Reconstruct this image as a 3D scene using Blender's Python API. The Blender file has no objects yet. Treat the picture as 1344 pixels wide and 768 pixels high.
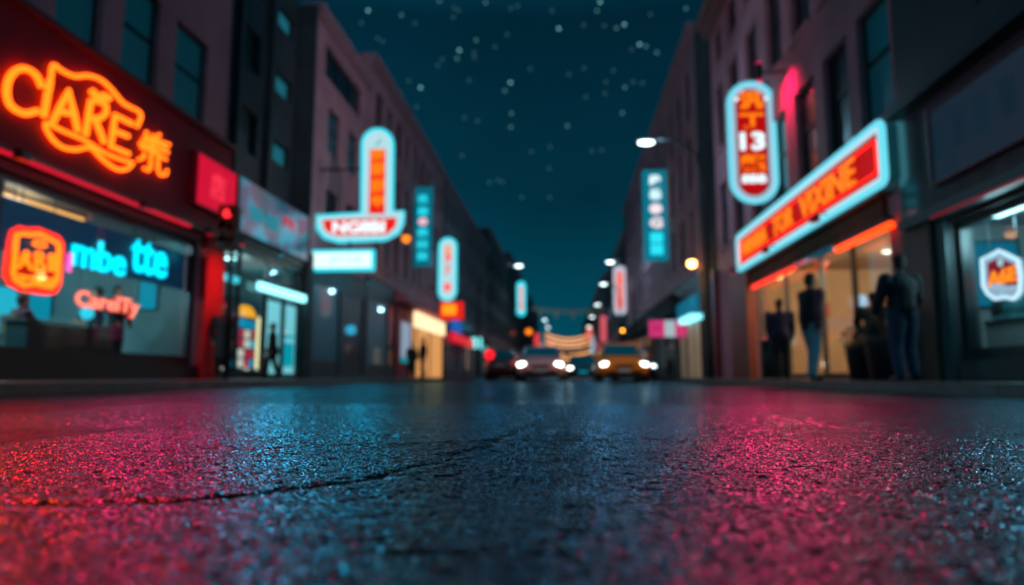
import bpy, math, random
import numpy as np
from mathutils import Vector, Matrix
random.seed(7); rng = np.random.default_rng(5)
PI = math.pi
S = bpy.context.scene
C = S.collection

# ------------------------------------------------------------------ camera, world, moon, exposure
F, CX, CY, VX, VY, CAMH = 900.0, 672.0, 384.0, 742.0, 494.0, 0.2
PITCH = math.atan((VY - CY) / F)
YAW = math.atan((VX - CX) * math.cos(PITCH) / F)
cam = bpy.data.cameras.new('camera'); cam.sensor_width = 36; cam.lens = F / 1344 * 36
cam.clip_start = 0.02; cam.clip_end = 3000
cam.dof.use_dof = True; cam.dof.focus_distance = 1.75; cam.dof.aperture_fstop = 1.3
co = bpy.data.objects.new('camera', cam); C.objects.link(co); S.camera = co
co.location = (0, 0, CAMH); co.rotation_euler = (PI / 2 + PITCH, 0, YAW)

w = bpy.data.worlds.new('World'); S.world = w; w.use_nodes = True
nt = w.node_tree; bg = nt.nodes['Background']; bg.inputs[1].default_value = 1.0
tc = nt.nodes.new('ShaderNodeTexCoord'); sx = nt.nodes.new('ShaderNodeSeparateXYZ'); rp = nt.nodes.new('ShaderNodeValToRGB')
nt.links.new(tc.outputs['Generated'], sx.inputs[0]); nt.links.new(sx.outputs['Z'], rp.inputs[0]); 
wn = nt.nodes.new('ShaderNodeTexNoise'); wn.inputs['Scale'].default_value = 2.2; wn.inputs['Detail'].default_value = 5; nt.links.new(tc.outputs['Generated'], wn.inputs['Vector'])
wm = nt.nodes.new('ShaderNodeMapRange'); wm.inputs['From Min'].default_value = .3; wm.inputs['From Max'].default_value = .7; wm.inputs['To Min'].default_value = .68; wm.inputs['To Max'].default_value = 1.08; nt.links.new(wn.outputs[0], wm.inputs['Value'])
wx = nt.nodes.new('ShaderNodeVectorMath'); wx.operation = 'SCALE'; nt.links.new(rp.outputs[0], wx.inputs[0]); nt.links.new(wm.outputs[0], wx.inputs['Scale']); nt.links.new(wx.outputs[0], bg.inputs[0])
e = rp.color_ramp.elements
e[0].position = 0.0; e[0].color = (0.0005, 0.095, 0.15, 1)
e[1].position = 1.0; e[1].color = (0.001, 0.22, 0.34, 1)
for p_, c_ in ((0.10, (0.0005, 0.075, 0.12, 1)), (0.25, (0.0005, 0.034, 0.060, 1)), (0.48, (0.0005, 0.019, 0.036, 1)), (0.62, (0.001, 0.075, 0.13, 1))):
    q = rp.color_ramp.elements.new(p_); q.color = c_
sun = bpy.data.lights.new('moon', 'SUN'); sun.energy = 0.05; sun.angle = math.radians(12); sun.color = (1.0, 0.72, 0.80)
so = bpy.data.objects.new('moon', sun); C.objects.link(so); so.rotation_euler = (math.radians(38), math.radians(12), 0)
S.view_settings.view_transform = 'Standard'; S.view_settings.look = 'None'; S.view_settings.exposure = 0; S.view_settings.gamma = 1
S.render.engine = 'CYCLES'
cy = S.cycles
cy.use_denoising = True; cy.max_bounces = 7; cy.diffuse_bounces = 3; cy.glossy_bounces = 4; cy.transmission_bounces = 6
cy.transparent_max_bounces = 10; cy.sample_clamp_indirect = 6.0; cy.caustics_reflective = True; cy.caustics_refractive = False
try: cy.denoising_prefilter = 'ACCURATE'
except Exception: pass

# ------------------------------------------------------------------ layout measurement: where a sight line meets a facade plane
def ray(px, py):
    a = (px - CX) / F; b = (CY - py) / F
    y = math.cos(PITCH) - b * math.sin(PITCH); z = math.sin(PITCH) + b * math.cos(PITCH)
    return Vector((a * math.cos(YAW) - y * math.sin(YAW), a * math.sin(YAW) + y * math.cos(YAW), z))
def onx(px, py, X):
    d = ray(px, py); t = X / d.x; return Vector((X, d.y * t, CAMH + d.z * t))
def ony(px, py, Y):
    d = ray(px, py); t = Y / d.y; return Vector((d.x * t, Y, CAMH + d.z * t))

# ------------------------------------------------------------------ materials
MATS = {}
def mat(name, base=(.2, .2, .2), rough=.6, metal=0., emit=None, es=0., var=0., vscale=2., bump=0., bscale=30., spec=.5, coat=0., trans=0., alpha=1.):
    if name in MATS: return MATS[name]
    m = bpy.data.materials.new(name); m.use_nodes = True; n = m.node_tree; b = n.nodes['Principled BSDF']
    b.inputs['Base Color'].default_value = (*base, 1); b.inputs['Roughness'].default_value = rough
    b.inputs['Metallic'].default_value = metal; b.inputs['Specular IOR Level'].default_value = spec
    b.inputs['Coat Weight'].default_value = coat; b.inputs['Transmission Weight'].default_value = trans
    if emit: b.inputs['Emission Color'].default_value = (*emit, 1); b.inputs['Emission Strength'].default_value = es
    co_ = n.nodes.new('ShaderNodeTexCoord')
    if var:
        t = n.nodes.new('ShaderNodeTexNoise'); t.inputs['Scale'].default_value = vscale; t.inputs['Detail'].default_value = 6
        r = n.nodes.new('ShaderNodeValToRGB'); r.color_ramp.elements[0].position = .3; r.color_ramp.elements[1].position = .72
        r.color_ramp.elements[0].color = (*[c * (1 - var) for c in base], 1); r.color_ramp.elements[1].color = (*[min(1, c * (1 + var * .6)) for c in base], 1)
        n.links.new(co_.outputs['Object'], t.inputs['Vector']); n.links.new(t.outputs[0], r.inputs[0]); n.links.new(r.outputs[0], b.inputs['Base Color'])
    if bump:
        t = n.nodes.new('ShaderNodeTexNoise'); t.inputs['Scale'].default_value = bscale; t.inputs['Detail'].default_value = 5
        u = n.nodes.new('ShaderNodeBump'); u.inputs['Strength'].default_value = bump; u.inputs['Distance'].default_value = .02
        n.links.new(co_.outputs['Object'], t.inputs['Vector']); n.links.new(t.outputs[0], u.inputs['Height']); n.links.new(u.outputs[0], b.inputs['Normal'])
    MATS[name] = m; return m
def neon(name, col, s, base=(.01, .01, .01)): return mat(name, base=base, rough=.5, emit=col, es=s, spec=.1)
def glass(name, tint=(.8, .95, 1), refl=.12):
    if name in MATS: return MATS[name]
    m = bpy.data.materials.new(name); m.use_nodes = True; n = m.node_tree; n.nodes.clear()
    o = n.nodes.new('ShaderNodeOutputMaterial'); t = n.nodes.new('ShaderNodeBsdfTransparent'); g = n.nodes.new('ShaderNodeBsdfGlossy'); x = n.nodes.new('ShaderNodeMixShader')
    lw = n.nodes.new('ShaderNodeLayerWeight'); lw.inputs[0].default_value = .5
    pw_ = n.nodes.new('ShaderNodeMath'); pw_.operation = 'POWER'; pw_.inputs[1].default_value = 4.; n.links.new(lw.outputs['Facing'], pw_.inputs[0])
    f = n.nodes.new('ShaderNodeMath'); f.operation = 'MULTIPLY_ADD'; f.inputs[1].default_value = .6; f.inputs[2].default_value = .04; n.links.new(pw_.outputs[0], f.inputs[0])
    t.inputs[0].default_value = (*tint, 1); g.inputs['Roughness'].default_value = .03
    n.links.new(f.outputs[0], x.inputs[0]); n.links.new(t.outputs[0], x.inputs[1]); n.links.new(g.outputs[0], x.inputs[2]); n.links.new(x.outputs[0], o.inputs[0])
    MATS[name] = m; return m

mauve = mat('mauve_render', (.44, .21, .25), .75, var=.28, vscale=.7, bump=.25, bscale=18)
mauve_b = mat('rose_render', (.47, .20, .25), .75, var=.3, vscale=.5, bump=.25, bscale=14)
greywall = mat('grey_render', (.22, .2, .23), .75, var=.35, vscale=.5, bump=.3, bscale=12)
darkwall = mat('dark_brick', (.07, .065, .075), .7, var=.4, vscale=1.2, bump=.4, bscale=10)
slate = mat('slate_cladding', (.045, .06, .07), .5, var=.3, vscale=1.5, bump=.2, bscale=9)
roofm = mat('roof_felt', (.04, .04, .045), .85, var=.3, vscale=2)
trimm = mat('stone_trim', (.42, .21, .25), .65, var=.25, vscale=3, bump=.2, bscale=25)
framem = mat('black_window_frame', (.012, .016, .02), .35)
panem = mat('night_window_glass', (.004, .03, .045), .36, spec=.9, coat=.6, emit=(0, .030, .045), es=.55)  # teal sky reflection put into the panes as a faint glow
panelit = mat('dim_lit_window_glass', (.01, .05, .06), .1, emit=(0.01, .14, .19), es=.8, coat=.5)
panedark = mat('unlit_window_glass', (.004, .01, .015), .38, spec=.8, coat=.5)
redpaint = mat('red_painted_panel', (.34, .006, .022), .55, var=.25, vscale=1.5, spec=.2, bump=.05, bscale=8)
redpier = mat('red_painted_pier', (.52, .010, .016), .6, var=.35, vscale=1.2, spec=.15)
blackm = mat('black_metal', (.012, .013, .015), .4, metal=.3)
steelm = mat('painted_steel', (.10, .12, .13), .4, metal=.7)
cablem = mat('black_cable', (.01, .01, .012), .6)
shopglass = glass('shop_glass')

# ------------------------------------------------------------------ mesh builder
class MB:
    def __init__(s): s.v = []; s.f = []; s.sm = []
    def add(s, vs, fs, smooth=False):
        b = len(s.v); s.v += [Vector(v) for v in vs]; s.f += [tuple(b + i for i in f) for f in fs]; s.sm += [smooth] * len(fs)
    def quad(s, a, b, c, d): s.add([a, b, c, d], [(0, 1, 2, 3)])
    def box(s, x0, x1, y0, y1, z0, z1):
        if x0 > x1: x0, x1 = x1, x0
        if y0 > y1: y0, y1 = y1, y0
        if z0 > z1: z0, z1 = z1, z0
        s.add([(x0, y0, z0), (x1, y0, z0), (x1, y1, z0), (x0, y1, z0), (x0, y0, z1), (x1, y0, z1), (x1, y1, z1), (x0, y1, z1)],
              [(0, 3, 2, 1), (4, 5, 6, 7), (0, 1, 5, 4), (1, 2, 6, 5), (2, 3, 7, 6), (3, 0, 4, 7)])
    def tube(s, pts, r, seg=8, closed=False, rs=None):
        pts = [Vector(p) for p in pts]; n = len(pts)
        if n < 2: return
        vs = []; prev = None
        for i, p in enumerate(pts):
            if closed: t = pts[(i + 1) % n] - pts[i - 1]
            else: t = pts[min(i + 1, n - 1)] - pts[max(i - 1, 0)]
            if t.length < 1e-9: t = Vector((0, 0, 1))
            t.normalize()
            ref = prev if prev is not None else (Vector((0, 0, 1)) if abs(t.z) < .9 else Vector((1, 0, 0)))
            u = ref - t * ref.dot(t)
            if u.length < 1e-6: u = t.orthogonal()
            u.normalize(); prev = u; q = t.cross(u)
            rr = rs[i] if rs else r
            for k in range(seg):
                a = 2 * PI * k / seg; vs.append(p + (u * math.cos(a) + q * math.sin(a)) * rr)
        fs = []
        for i in range(n if closed else n - 1):
            j = (i + 1) % n
            for k in range(seg):
                l = (k + 1) % seg; fs.append((i * seg + k, i * seg + l, j * seg + l, j * seg + k))
        if not closed: fs += [tuple(range(seg))[::-1], tuple((n - 1) * seg + k for k in range(seg))]
        s.add(vs, fs, True)
    def ell(s, c, r, seg=14, rings=8):
        if not hasattr(r, '__len__'): r = (r, r, r)
        vs = [(c[0], c[1], c[2] - r[2])]
        for i in range(1, rings):
            a = PI * i / rings - PI / 2
            for k in range(seg):
                b = 2 * PI * k / seg
                vs.append((c[0] + r[0] * math.cos(a) * math.cos(b), c[1] + r[1] * math.cos(a) * math.sin(b), c[2] + r[2] * math.sin(a)))
        vs.append((c[0], c[1], c[2] + r[2])); fs = []
        for k in range(seg): fs.append((0, 1 + (k + 1) % seg, 1 + k))
        for i in range(rings - 2):
            for k in range(seg):
                a = 1 + i * seg; b = a + seg; l = (k + 1) % seg; fs.append((a + k, a + l, b + l, b + k))
        t = len(vs) - 1; a = 1 + (rings - 2) * seg
        for k in range(seg): fs.append((a + k, a + (k + 1) % seg, t))
        s.add(vs, fs, True)
    def cap(s, a, b, ra, rb, seg=12):
        a = Vector(a); b = Vector(b); d = (b - a).normalized()
        pts = [a - d * ra * .98, a - d * ra * .7, a]; rs = [ra * .15, ra * .72, ra]
        for i in range(1, 6): pts.append(a.lerp(b, i / 6)); rs.append(ra + (rb - ra) * i / 6)
        pts += [b, b + d * rb * .7, b + d * rb * .98]; rs += [rb, rb * .72, rb * .15]
        s.tube(pts, 0, seg, rs=rs)
    def lathe(s, prof, c, seg=20, axis='z'):
        vs = []; n = len(prof)
        for r, h in prof:
            for k in range(seg):
                a = 2 * PI * k / seg
                if axis == 'z': vs.append((c[0] + r * math.cos(a), c[1] + r * math.sin(a), c[2] + h))
                elif axis == 'x': vs.append((c[0] + h, c[1] + r * math.cos(a), c[2] + r * math.sin(a)))
                else: vs.append((c[0] + r * math.sin(a), c[1] + h, c[2] + r * math.cos(a)))
        fs = []
        for i in range(n - 1):
            for k in range(seg):
                l = (k + 1) % seg; fs.append((i * seg + k, i * seg + l, (i + 1) * seg + l, (i + 1) * seg + k))
        fs += [tuple(range(seg))[::-1], tuple((n - 1) * seg + k for k in range(seg))]
        s.add(vs, fs, True)
    def prism(s, fr, poly, d0, d1):
        n = len(poly); vs = [fr(a, b, d0) for a, b in poly] + [fr(a, b, d1) for a, b in poly]
        fs = [tuple(range(n))[::-1], tuple(range(n, 2 * n))] + [(i, (i + 1) % n, n + (i + 1) % n, n + i) for i in range(n)]
        s.add(vs, fs)
    def build(s, name, m, parent=None, sharp=False):
        off = wloc(parent) if parent else Vector((0, 0, 0))
        me = bpy.data.meshes.new(name); me.from_pydata([tuple(v - off) for v in s.v], [], s.f); me.validate()
        if len(me.polygons) == len(s.sm): me.polygons.foreach_set('use_smooth', s.sm)
        me.materials.append(m); me.update()
        o = bpy.data.objects.new(name, me); C.objects.link(o); o.parent = parent
        return o
def wloc(o):
    v = Vector((0, 0, 0))
    while o: v += o.location; o = o.parent
    return v
def tag(o, label=None, cat=None, group=None, kind=None):
    if label: o['label'] = label
    if cat: o['category'] = cat
    if group: o['group'] = group
    if kind: o['kind'] = kind
    return o
def thing(name, loc, label, cat, group=None):
    o = bpy.data.objects.new(name, None); C.objects.link(o); o.location = loc; o.empty_display_size = .2
    return tag(o, label, cat, group)
def copy_tree(o, parent=None):
    kids = list(o.children)
    c = o.copy(); C.objects.link(c); c.parent = parent
    for k in kids: copy_tree(k, c)
    return c
def frame(o, s, n, t=Vector((0, 0, 1))):      # flat frame on a wall: s along, t up, n outward
    o = Vector(o); s = Vector(s).normalized(); n = Vector(n).normalized(); t = Vector(t)
    return lambda a, b, d=0.: o + s * a + t * b + n * d
DG = []
def text(body, fr, w_, h_, a0, b0, d, m, name, parent, bold=.0, depth=.02, lab=None):
    """lettering fitted into the box (a0,b0,w_,h_) of a wall frame"""
    c = bpy.data.curves.new('lettering', 'FONT'); c.body = body; c.offset = bold; c.extrude = .5; c.resolution_u = 3
    o = bpy.data.objects.new('lettering', c); C.objects.link(o)
    me = bpy.data.meshes.new_from_object(o.evaluated_get(bpy.context.evaluated_depsgraph_get()))
    bpy.data.objects.remove(o); bpy.data.curves.remove(c)
    n = len(me.vertices); co_ = np.empty(n * 3); me.vertices.foreach_get('co', co_); co_ = co_.reshape(-1, 3)
    lo, hi = co_.min(0), co_.max(0); off = wloc(parent)
    for i, v in enumerate(me.vertices):
        q = (co_[i] - lo) / np.maximum(hi - lo, 1e-6)
        v.co = fr(a0 + q[0] * w_, b0 + q[1] * h_, d + q[2] * depth) - off
    me.materials.clear(); me.materials.append(m); me.name = name; me.update()
    ob = bpy.data.objects.new(name, me); C.objects.link(ob); ob.parent = parent
    if lab: ob['label'] = lab
    return ob
def rrect(w_, h_, r, cx=0, cy_=0, n=6):
    r = min(r, w_ / 2, h_ / 2); P = []
    for (x, y, a0) in ((cx + w_ / 2 - r, cy_ - h_ / 2 + r, -PI / 2), (cx + w_ / 2 - r, cy_ + h_ / 2 - r, 0), (cx - w_ / 2 + r, cy_ + h_ / 2 - r, PI / 2), (cx - w_ / 2 + r, cy_ - h_ / 2 + r, PI)):
        for i in range(n + 1):
            a = a0 + PI / 2 * i / n; P.append((x + r * math.cos(a), y + r * math.sin(a)))
    return P
def smooth(pts, k=3):
    """Catmull-Rom through the points"""
    P = [Vector(p) for p in pts]; out = []
    for i in range(len(P) - 1):
        a = P[max(i - 1, 0)]; b = P[i]; c = P[i + 1]; d = P[min(i + 2, len(P) - 1)]
        for j in range(k):
            t = j / k
            out.append(.5 * ((2 * b) + (c - a) * t + (2 * a - 5 * b + 4 * c - d) * t * t + (3 * b - a - 3 * c + d) * t ** 3))
    out.append(P[-1]); return out

# ------------------------------------------------------------------ the road and pavements
XL, XR, KL, KR, ZS = -8.5, 5.6, -5.6, 4.15, .13
def hash2(i, j, k):
    h = (i * 374761393 + j * 668265263 + k * 2147483647) & 0xffffffff
    h = ((h ^ (h >> 13)) * 1274126177) & 0xffffffff
    return ((h ^ (h >> 16)) & 0xffffff) / float(0xffffff)
def vnoise(x, y, k):
    xi = np.floor(x).astype(np.int64); yi = np.floor(y).astype(np.int64); fx = x - xi; fy = y - yi
    fx = fx * fx * (3 - 2 * fx); fy = fy * fy * (3 - 2 * fy)
    a = hash2(xi, yi, k); b = hash2(xi + 1, yi, k); c = hash2(xi, yi + 1, k); d = hash2(xi + 1, yi + 1, k)
    return (a * (1 - fx) + b * fx) * (1 - fy) + (c * (1 - fx) + d * fx) * fy
def cells(x, y, k):
    xi = np.floor(x).astype(np.int64); yi = np.floor(y).astype(np.int64); best = np.full(x.shape, 9.); hh = np.zeros(x.shape)
    for dx in (-1, 0, 1):
        for dy in (-1, 0, 1):
            cx_ = xi + dx; cy_ = yi + dy
            px = cx_ + .1 + .8 * hash2(cx_, cy_, k); py = cy_ + .1 + .8 * hash2(cx_, cy_, k + 7)
            d = (x - px) ** 2 + (y - py) ** 2; m = d < best; best = np.where(m, d, best); hh = np.where(m, hash2(cx_, cy_, k + 13), hh)
    return np.sqrt(best), hh
def segdist(x, y, P):
    d = np.full(x.shape, 99.)
    for (ax, ay), (bx, by) in zip(P[:-1], P[1:]):
        vx, vy = bx - ax, by - ay; t = np.clip(((x - ax) * vx + (y - ay) * vy) / (vx * vx + vy * vy), 0, 1)
        d = np.minimum(d, np.hypot(x - ax - t * vx, y - ay - t * vy))
    return d
CR1 = [(0.02, 6.), (-.05, 3.6), (-.16, 2.7), (-.22, 2.1), (-.31, 1.72), (-.36, 1.42), (-.47, 1.22), (-.62, 1.12), (-.9, 1.08)]
CR2 = [(-2.6, 1.6), (-1.9, 1.75), (-1.2, 1.8), (-.7, 2.0), (-.3, 2.15), (.3, 2.3)]
CR3 = [(1.1, 6.), (.95, 3.8), (1.15, 2.6), (1.35, 1.9), (1.7, 1.5), (2.3, 1.3)]
def road_z(x, y):
    x2 = x + .05 * (vnoise(x * 6, y * 6, 3) - .5) + .03 * (vnoise(x * 30, y * 30, 17) - .5); y2 = y + .08 * (vnoise(x * 5, y * 5, 4) - .5) + .04 * (vnoise(x * 26, y * 26, 18) - .5)
    d1, h1 = cells(x * 62 + 3 * vnoise(x * 20, y * 20, 1), y * 62, 11)
    d2, h2 = cells(x * 98, y * 98, 21)
    z = .0013 * (.35 + .9 * h1) * np.clip(1 - (d1 / .72) ** 4, 0, 1)
    z += .0008 * (.3 + h2) * np.clip(1 - (d2 / .75) ** 4, 0, 1)
    z += .0022 * (vnoise(x * 13, y * 13, 5) - .5) + .0008 * (vnoise(x * 34, y * 34, 6) - .5) + .008 * (vnoise(x * 3.1, y * 3.1, 8) - .5)
    for P, a in ((CR1, .0045), (CR2, .0028), (CR3, .003)):
        z -= a * np.exp(-(segdist(x2, y2, P) / .016) ** 2) - a * .45 * np.exp(-((segdist(x2, y2, P) - .045) / .03) ** 2)
    # shallow wash-outs where stones have worn away
    hole = np.clip((vnoise(x * 31, y * 37, 31) - .78) * 7, 0, 1); z -= .0022 * hole
    return z - .004
def sheet(xs, ys, fade=.12, amp=1.):
    X, Y = np.meshgrid(xs, ys); f = np.minimum.reduce([X - xs[0], xs[-1] - X, Y - ys[0], ys[-1] - Y]) / fade
    return X, Y, np.clip(f, 0, 1)
verts = []; faces = []; nb = 0
def addgrid(X, Y, Z):
    global nb
    r, c = X.shape; verts.append(np.stack([X, Y, Z], -1).reshape(-1, 3))
    i = np.arange((r - 1) * c).reshape(r - 1, c)[:, :-1].reshape(-1) + nb
    faces.append(np.stack([i, i + 1, i + c + 1, i + c], -1)); nb += r * c
NX0, NX1, NY0, NY1 = -1.75, 1.6, .34, 2.35
def rows(y0, y1, a, g):
    ys = [y0]
    while ys[-1] < y1: ys.append(ys[-1] + a + g * max(0, ys[-1] - .6))
    ys = np.array(ys); return y0 + (ys - y0) * (y1 - y0) / (ys[-1] - y0)
X, Y, f_ = sheet(np.linspace(NX0, NX1, 1100), rows(NY0, NY1, .0021, .0014), .12)
f_ = np.where(Y > NY1 - .13, np.clip((X - NX0) / .12, 0, 1) * np.clip((NX1 - X) / .12, 0, 1), f_)
addgrid(X, Y, road_z(X, Y) * f_ - .0015 * (1 - f_))
MX0, MX1, MY1 = -3.2, 3.2, 5.2
X, Y, f_ = sheet(np.linspace(MX0, MX1, 900), rows(NY1, MY1, .006, .001), .3)
f_ = np.where(Y < NY1 + .31, np.where((X > NX0) & (X < NX1), np.clip((X - NX0) / .12, 0, 1) * np.clip((NX1 - X) / .12, 0, 1), np.clip((Y - NY1) / .3, 0, 1)), f_)
addgrid(X, Y, road_z(X, Y) * f_ - .0015 * (1 - f_))
def flat(x0, x1, y0, y1, n=2, m=2, amp=0):
    X, Y, f_ = sheet(np.linspace(x0, x1, n), np.linspace(y0, y1, m), 1.)
    addgrid(X, Y, np.zeros_like(X) + amp * f_ * (vnoise(X * 1.1, Y * 1.1, 9) - .5) - .0015)
flat(KL - .3, KR + .3, -60, NY0); flat(KL - .3, NX0, NY0, NY1, 30, 20, .01); flat(NX1, KR + .3, NY0, NY1, 26, 20, .01); flat(KL - .3, MX0, NY1, MY1, 20, 30, .02); flat(MX1, KR + .3, NY1, MY1, 12, 30, .02)
flat(KL - .3, KR + .3, MY1, 60, 60, 320, .022); flat(KL - .3, KR + .3, 60, 420)
V = np.concatenate(verts); Fc = np.concatenate(faces).astype(np.int32)
me = bpy.data.meshes.new('road'); me.vertices.add(len(V)); me.vertices.foreach_set('co', V.reshape(-1).astype(np.float32))
me.loops.add(Fc.size); me.loops.foreach_set('vertex_index', Fc.reshape(-1)); me.polygons.add(len(Fc))
me.polygons.foreach_set('loop_start', np.arange(0, Fc.size, 4, dtype=np.int32)); me.polygons.foreach_set('use_smooth', np.ones(len(Fc), dtype=bool))
me.update(calc_edges=True); me.validate()
def wet_asphalt():
    m = bpy.data.materials.new('wet_asphalt'); m.use_nodes = True; n = m.node_tree; b = n.nodes['Principled BSDF']; L = n.links.new
    tc = n.nodes.new('ShaderNodeTexCoord')
    def vor(sc):
        v = n.nodes.new('ShaderNodeTexVoronoi'); v.inputs['Scale'].default_value = sc; v.feature = 'SMOOTH_F1'; v.inputs['Smoothness'].default_value = .25; v.inputs['Randomness'].default_value = .9
        L(tc.outputs['Object'], v.inputs['Vector']); q = n.nodes.new('ShaderNodeMath'); q.operation = 'MULTIPLY'; L(v.outputs['Distance'], q.inputs[0]); L(v.outputs['Distance'], q.inputs[1]); p_ = n.nodes.new('ShaderNodeMath'); p_.operation = 'POWER'; p_.inputs[1].default_value = 1.9; L(q.outputs[0], p_.inputs[0]); return p_
    v1, v2 = vor(160), vor(360)
    a = n.nodes.new('ShaderNodeTexNoise'); a.inputs['Scale'].default_value = 28; a.inputs['Detail'].default_value = 2
    c = n.nodes.new('ShaderNodeTexNoise'); c.inputs['Scale'].default_value = 1.4; c.inputs['Detail'].default_value = 5
    for q in (a, c): L(tc.outputs['Object'], q.inputs['Vector'])
    m1 = n.nodes.new('ShaderNodeMath'); m1.operation = 'MULTIPLY_ADD'; m1.inputs[1].default_value = -1.0; L(v1.outputs[0], m1.inputs[0]); L(a.outputs[0], m1.inputs[2])
    m2 = n.nodes.new('ShaderNodeMath'); m2.operation = 'MULTIPLY_ADD'; m2.inputs[1].default_value = -.28; L(v2.outputs[0], m2.inputs[0]); L(m1.outputs[0], m2.inputs[2])
    bu = n.nodes.new('ShaderNodeBump'); bu.inputs['Strength'].default_value = 1.; bu.inputs['Distance'].default_value = .0036; L(m2.outputs[0], bu.inputs['Height'])
    # every stone of the surface lies a little askew
    def tilt(sc, k):
        v = n.nodes.new('ShaderNodeTexVoronoi'); v.inputs['Scale'].default_value = sc; L(tc.outputs['Object'], v.inputs['Vector'])
        s_ = n.nodes.new('ShaderNodeVectorMath'); s_.operation = 'SUBTRACT'; s_.inputs[1].default_value = (.5, .5, .5); L(v.outputs['Color'], s_.inputs[0])
        m_ = n.nodes.new('ShaderNodeVectorMath'); m_.operation = 'MULTIPLY'; m_.inputs[1].default_value = (k, k, 0); L(s_.outputs[0], m_.inputs[0]); return m_
    ad = n.nodes.new('ShaderNodeVectorMath'); L(bu.outputs[0], ad.inputs[0]); t1, t2 = tilt(135, .27), tilt(300, .15)
    L(t1.outputs[0], ad.inputs[1]); ae = n.nodes.new('ShaderNodeVectorMath'); L(ad.outputs[0], ae.inputs[0]); L(t2.outputs[0], ae.inputs[1])
    nn = n.nodes.new('ShaderNodeVectorMath'); nn.operation = 'NORMALIZE'; L(ae.outputs[0], nn.inputs[0]); pass
    r = n.nodes.new('ShaderNodeMapRange'); r.inputs['From Min'].default_value = .35; r.inputs['From Max'].default_value = .65; r.inputs['To Min'].default_value = .06; r.inputs['To Max'].default_value = .11
    L(c.outputs[0], r.inputs['Value'])
    # water film, Schlick reflection on near-black stone; teal light put into the gloss tint
    n.nodes.remove(b); o = n.nodes['Material Output']; df = n.nodes.new('ShaderNodeBsdfDiffuse'); gl = n.nodes.new('ShaderNodeBsdfGlossy'); mx = n.nodes.new('ShaderNodeMixShader'); lw = n.nodes.new('ShaderNodeLayerWeight')
    df.inputs['Color'].default_value = (.005, .0065, .009, 1); gl.inputs['Color'].default_value = (.27, .52, .66, 1); L(r.outputs[0], gl.inputs['Roughness'])
    for q in (df, gl, lw): L(nn.outputs[0], q.inputs['Normal'])
    pw_ = n.nodes.new('ShaderNodeMath'); pw_.operation = 'POWER'; pw_.inputs[1].default_value = 5.; L(lw.outputs['Facing'], pw_.inputs[0]); lw.inputs[0].default_value = .5
    ma = n.nodes.new('ShaderNodeMath'); ma.operation = 'MULTIPLY_ADD'; ma.inputs[1].default_value = .96; ma.inputs[2].default_value = .012; L(pw_.outputs[0], ma.inputs[0])
    L(ma.outputs[0], mx.inputs[0]); L(df.outputs[0], mx.inputs[1]); L(gl.outputs[0], mx.inputs[2]); L(mx.outputs[0], o.inputs['Surface'])
    return m
me.materials.append(wet_asphalt())
road = bpy.data.objects.new('road', me); C.objects.link(road); tag(road, 'wet dark coarse asphalt road reflecting neon light', kind='structure')

pavem = mat('wet_paving', (.05, .055, .06), .3, var=.4, vscale=2.5, bump=.4, bscale=40)
kerbm = mat('kerb_stone', (.09, .09, .1), .4, var=.4, vscale=4, bump=.3, bscale=30)
for nm, x0, x1, kx in (('pavement', -30, KL - .16, KL), ('pavement', KR + .16, 30, KR)):
    b = MB(); b.box(x0, x1, -60, 420, -.2, ZS); o = b.build(nm, pavem); tag(o, 'dark wet pavement along the %s shop fronts' % ('left' if kx < 0 else 'right'), kind='structure')
    b = MB(); y = -12.
    while y < 200:
        L_ = 1.0 if y < 60 else 6.
        xa, xb = (kx - .158, kx) if kx < 0 else (kx, kx + .158)
        b.box(xa, xb, y, y + L_ - .012, -.2, ZS + .004); y += L_
    o = b.build('kerb', kerbm); tag(o, 'low stone kerb edging the %s pavement' % ('left' if kx < 0 else 'right'), kind='structure')
b = MB(); b.box(-400, 400, -100, 900, -.6, -.21); tag(b.build('ground', roofm), 'dark ground beyond the street', kind='structure')

# ------------------------------------------------------------------ buildings
def shell(root, X, side, y0, y1, z1, holes, m, depth=9., z0=ZS - .02, name='wall', near=True, far=True, shop=None):
    """front wall with real openings, side walls, back"""
    b = MB(); n = -side
    yc = sorted({y0, y1, *[h[0] for h in holes], *[h[1] for h in holes]}); zc = sorted({z0, z1, *[h[2] for h in holes], *[h[3] for h in holes]})
    yc = [y for y in yc if y0 <= y <= y1]; zc = [z for z in zc if z0 <= z <= z1]
    for a, c in zip(yc[:-1], yc[1:]):
        for p, q in zip(zc[:-1], zc[1:]):
            my, mz = (a + c) / 2, (p + q) / 2
            if any(h[0] < my < h[1] and h[2] < mz < h[3] for h in holes): continue
            P = [(X, a, p), (X, c, p), (X, c, q), (X, a, q)]
            if n < 0: P = P[::-1]
            b.quad(*P)
    t = .34 * side
    for (a, c, p, q) in [h[:4] for h in holes]:
        b.quad((X, a, p), (X, a, q), (X + t, a, q), (X + t, a, p)); b.quad((X, c, p), (X, c, q), (X + t, c, q), (X + t, c, p))
        b.quad((X, a, p), (X, c, p), (X + t, c, p), (X + t, a, p)); b.quad((X, a, q), (X, c, q), (X + t, c, q), (X + t, a, q))
    D = X + depth * side
    b.quad((X, y0, z0), (D, y0, z0), (D, y0, z1), (X, y0, z1)); b.quad((X, y1, z0), (D, y1, z0), (D, y1, z1), (X, y1, z1))
    b.quad((D, y0, z0), (D, y1, z0), (D, y1, z1), (D, y0, z1))
    b.build(name, m, root)
    r = MB(); r.box(X + .02 * side, D - .02 * side, y0 + .02, y1 - .02, z1 - .25, z1 - .03); r.build('roof', roofm, root)
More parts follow.
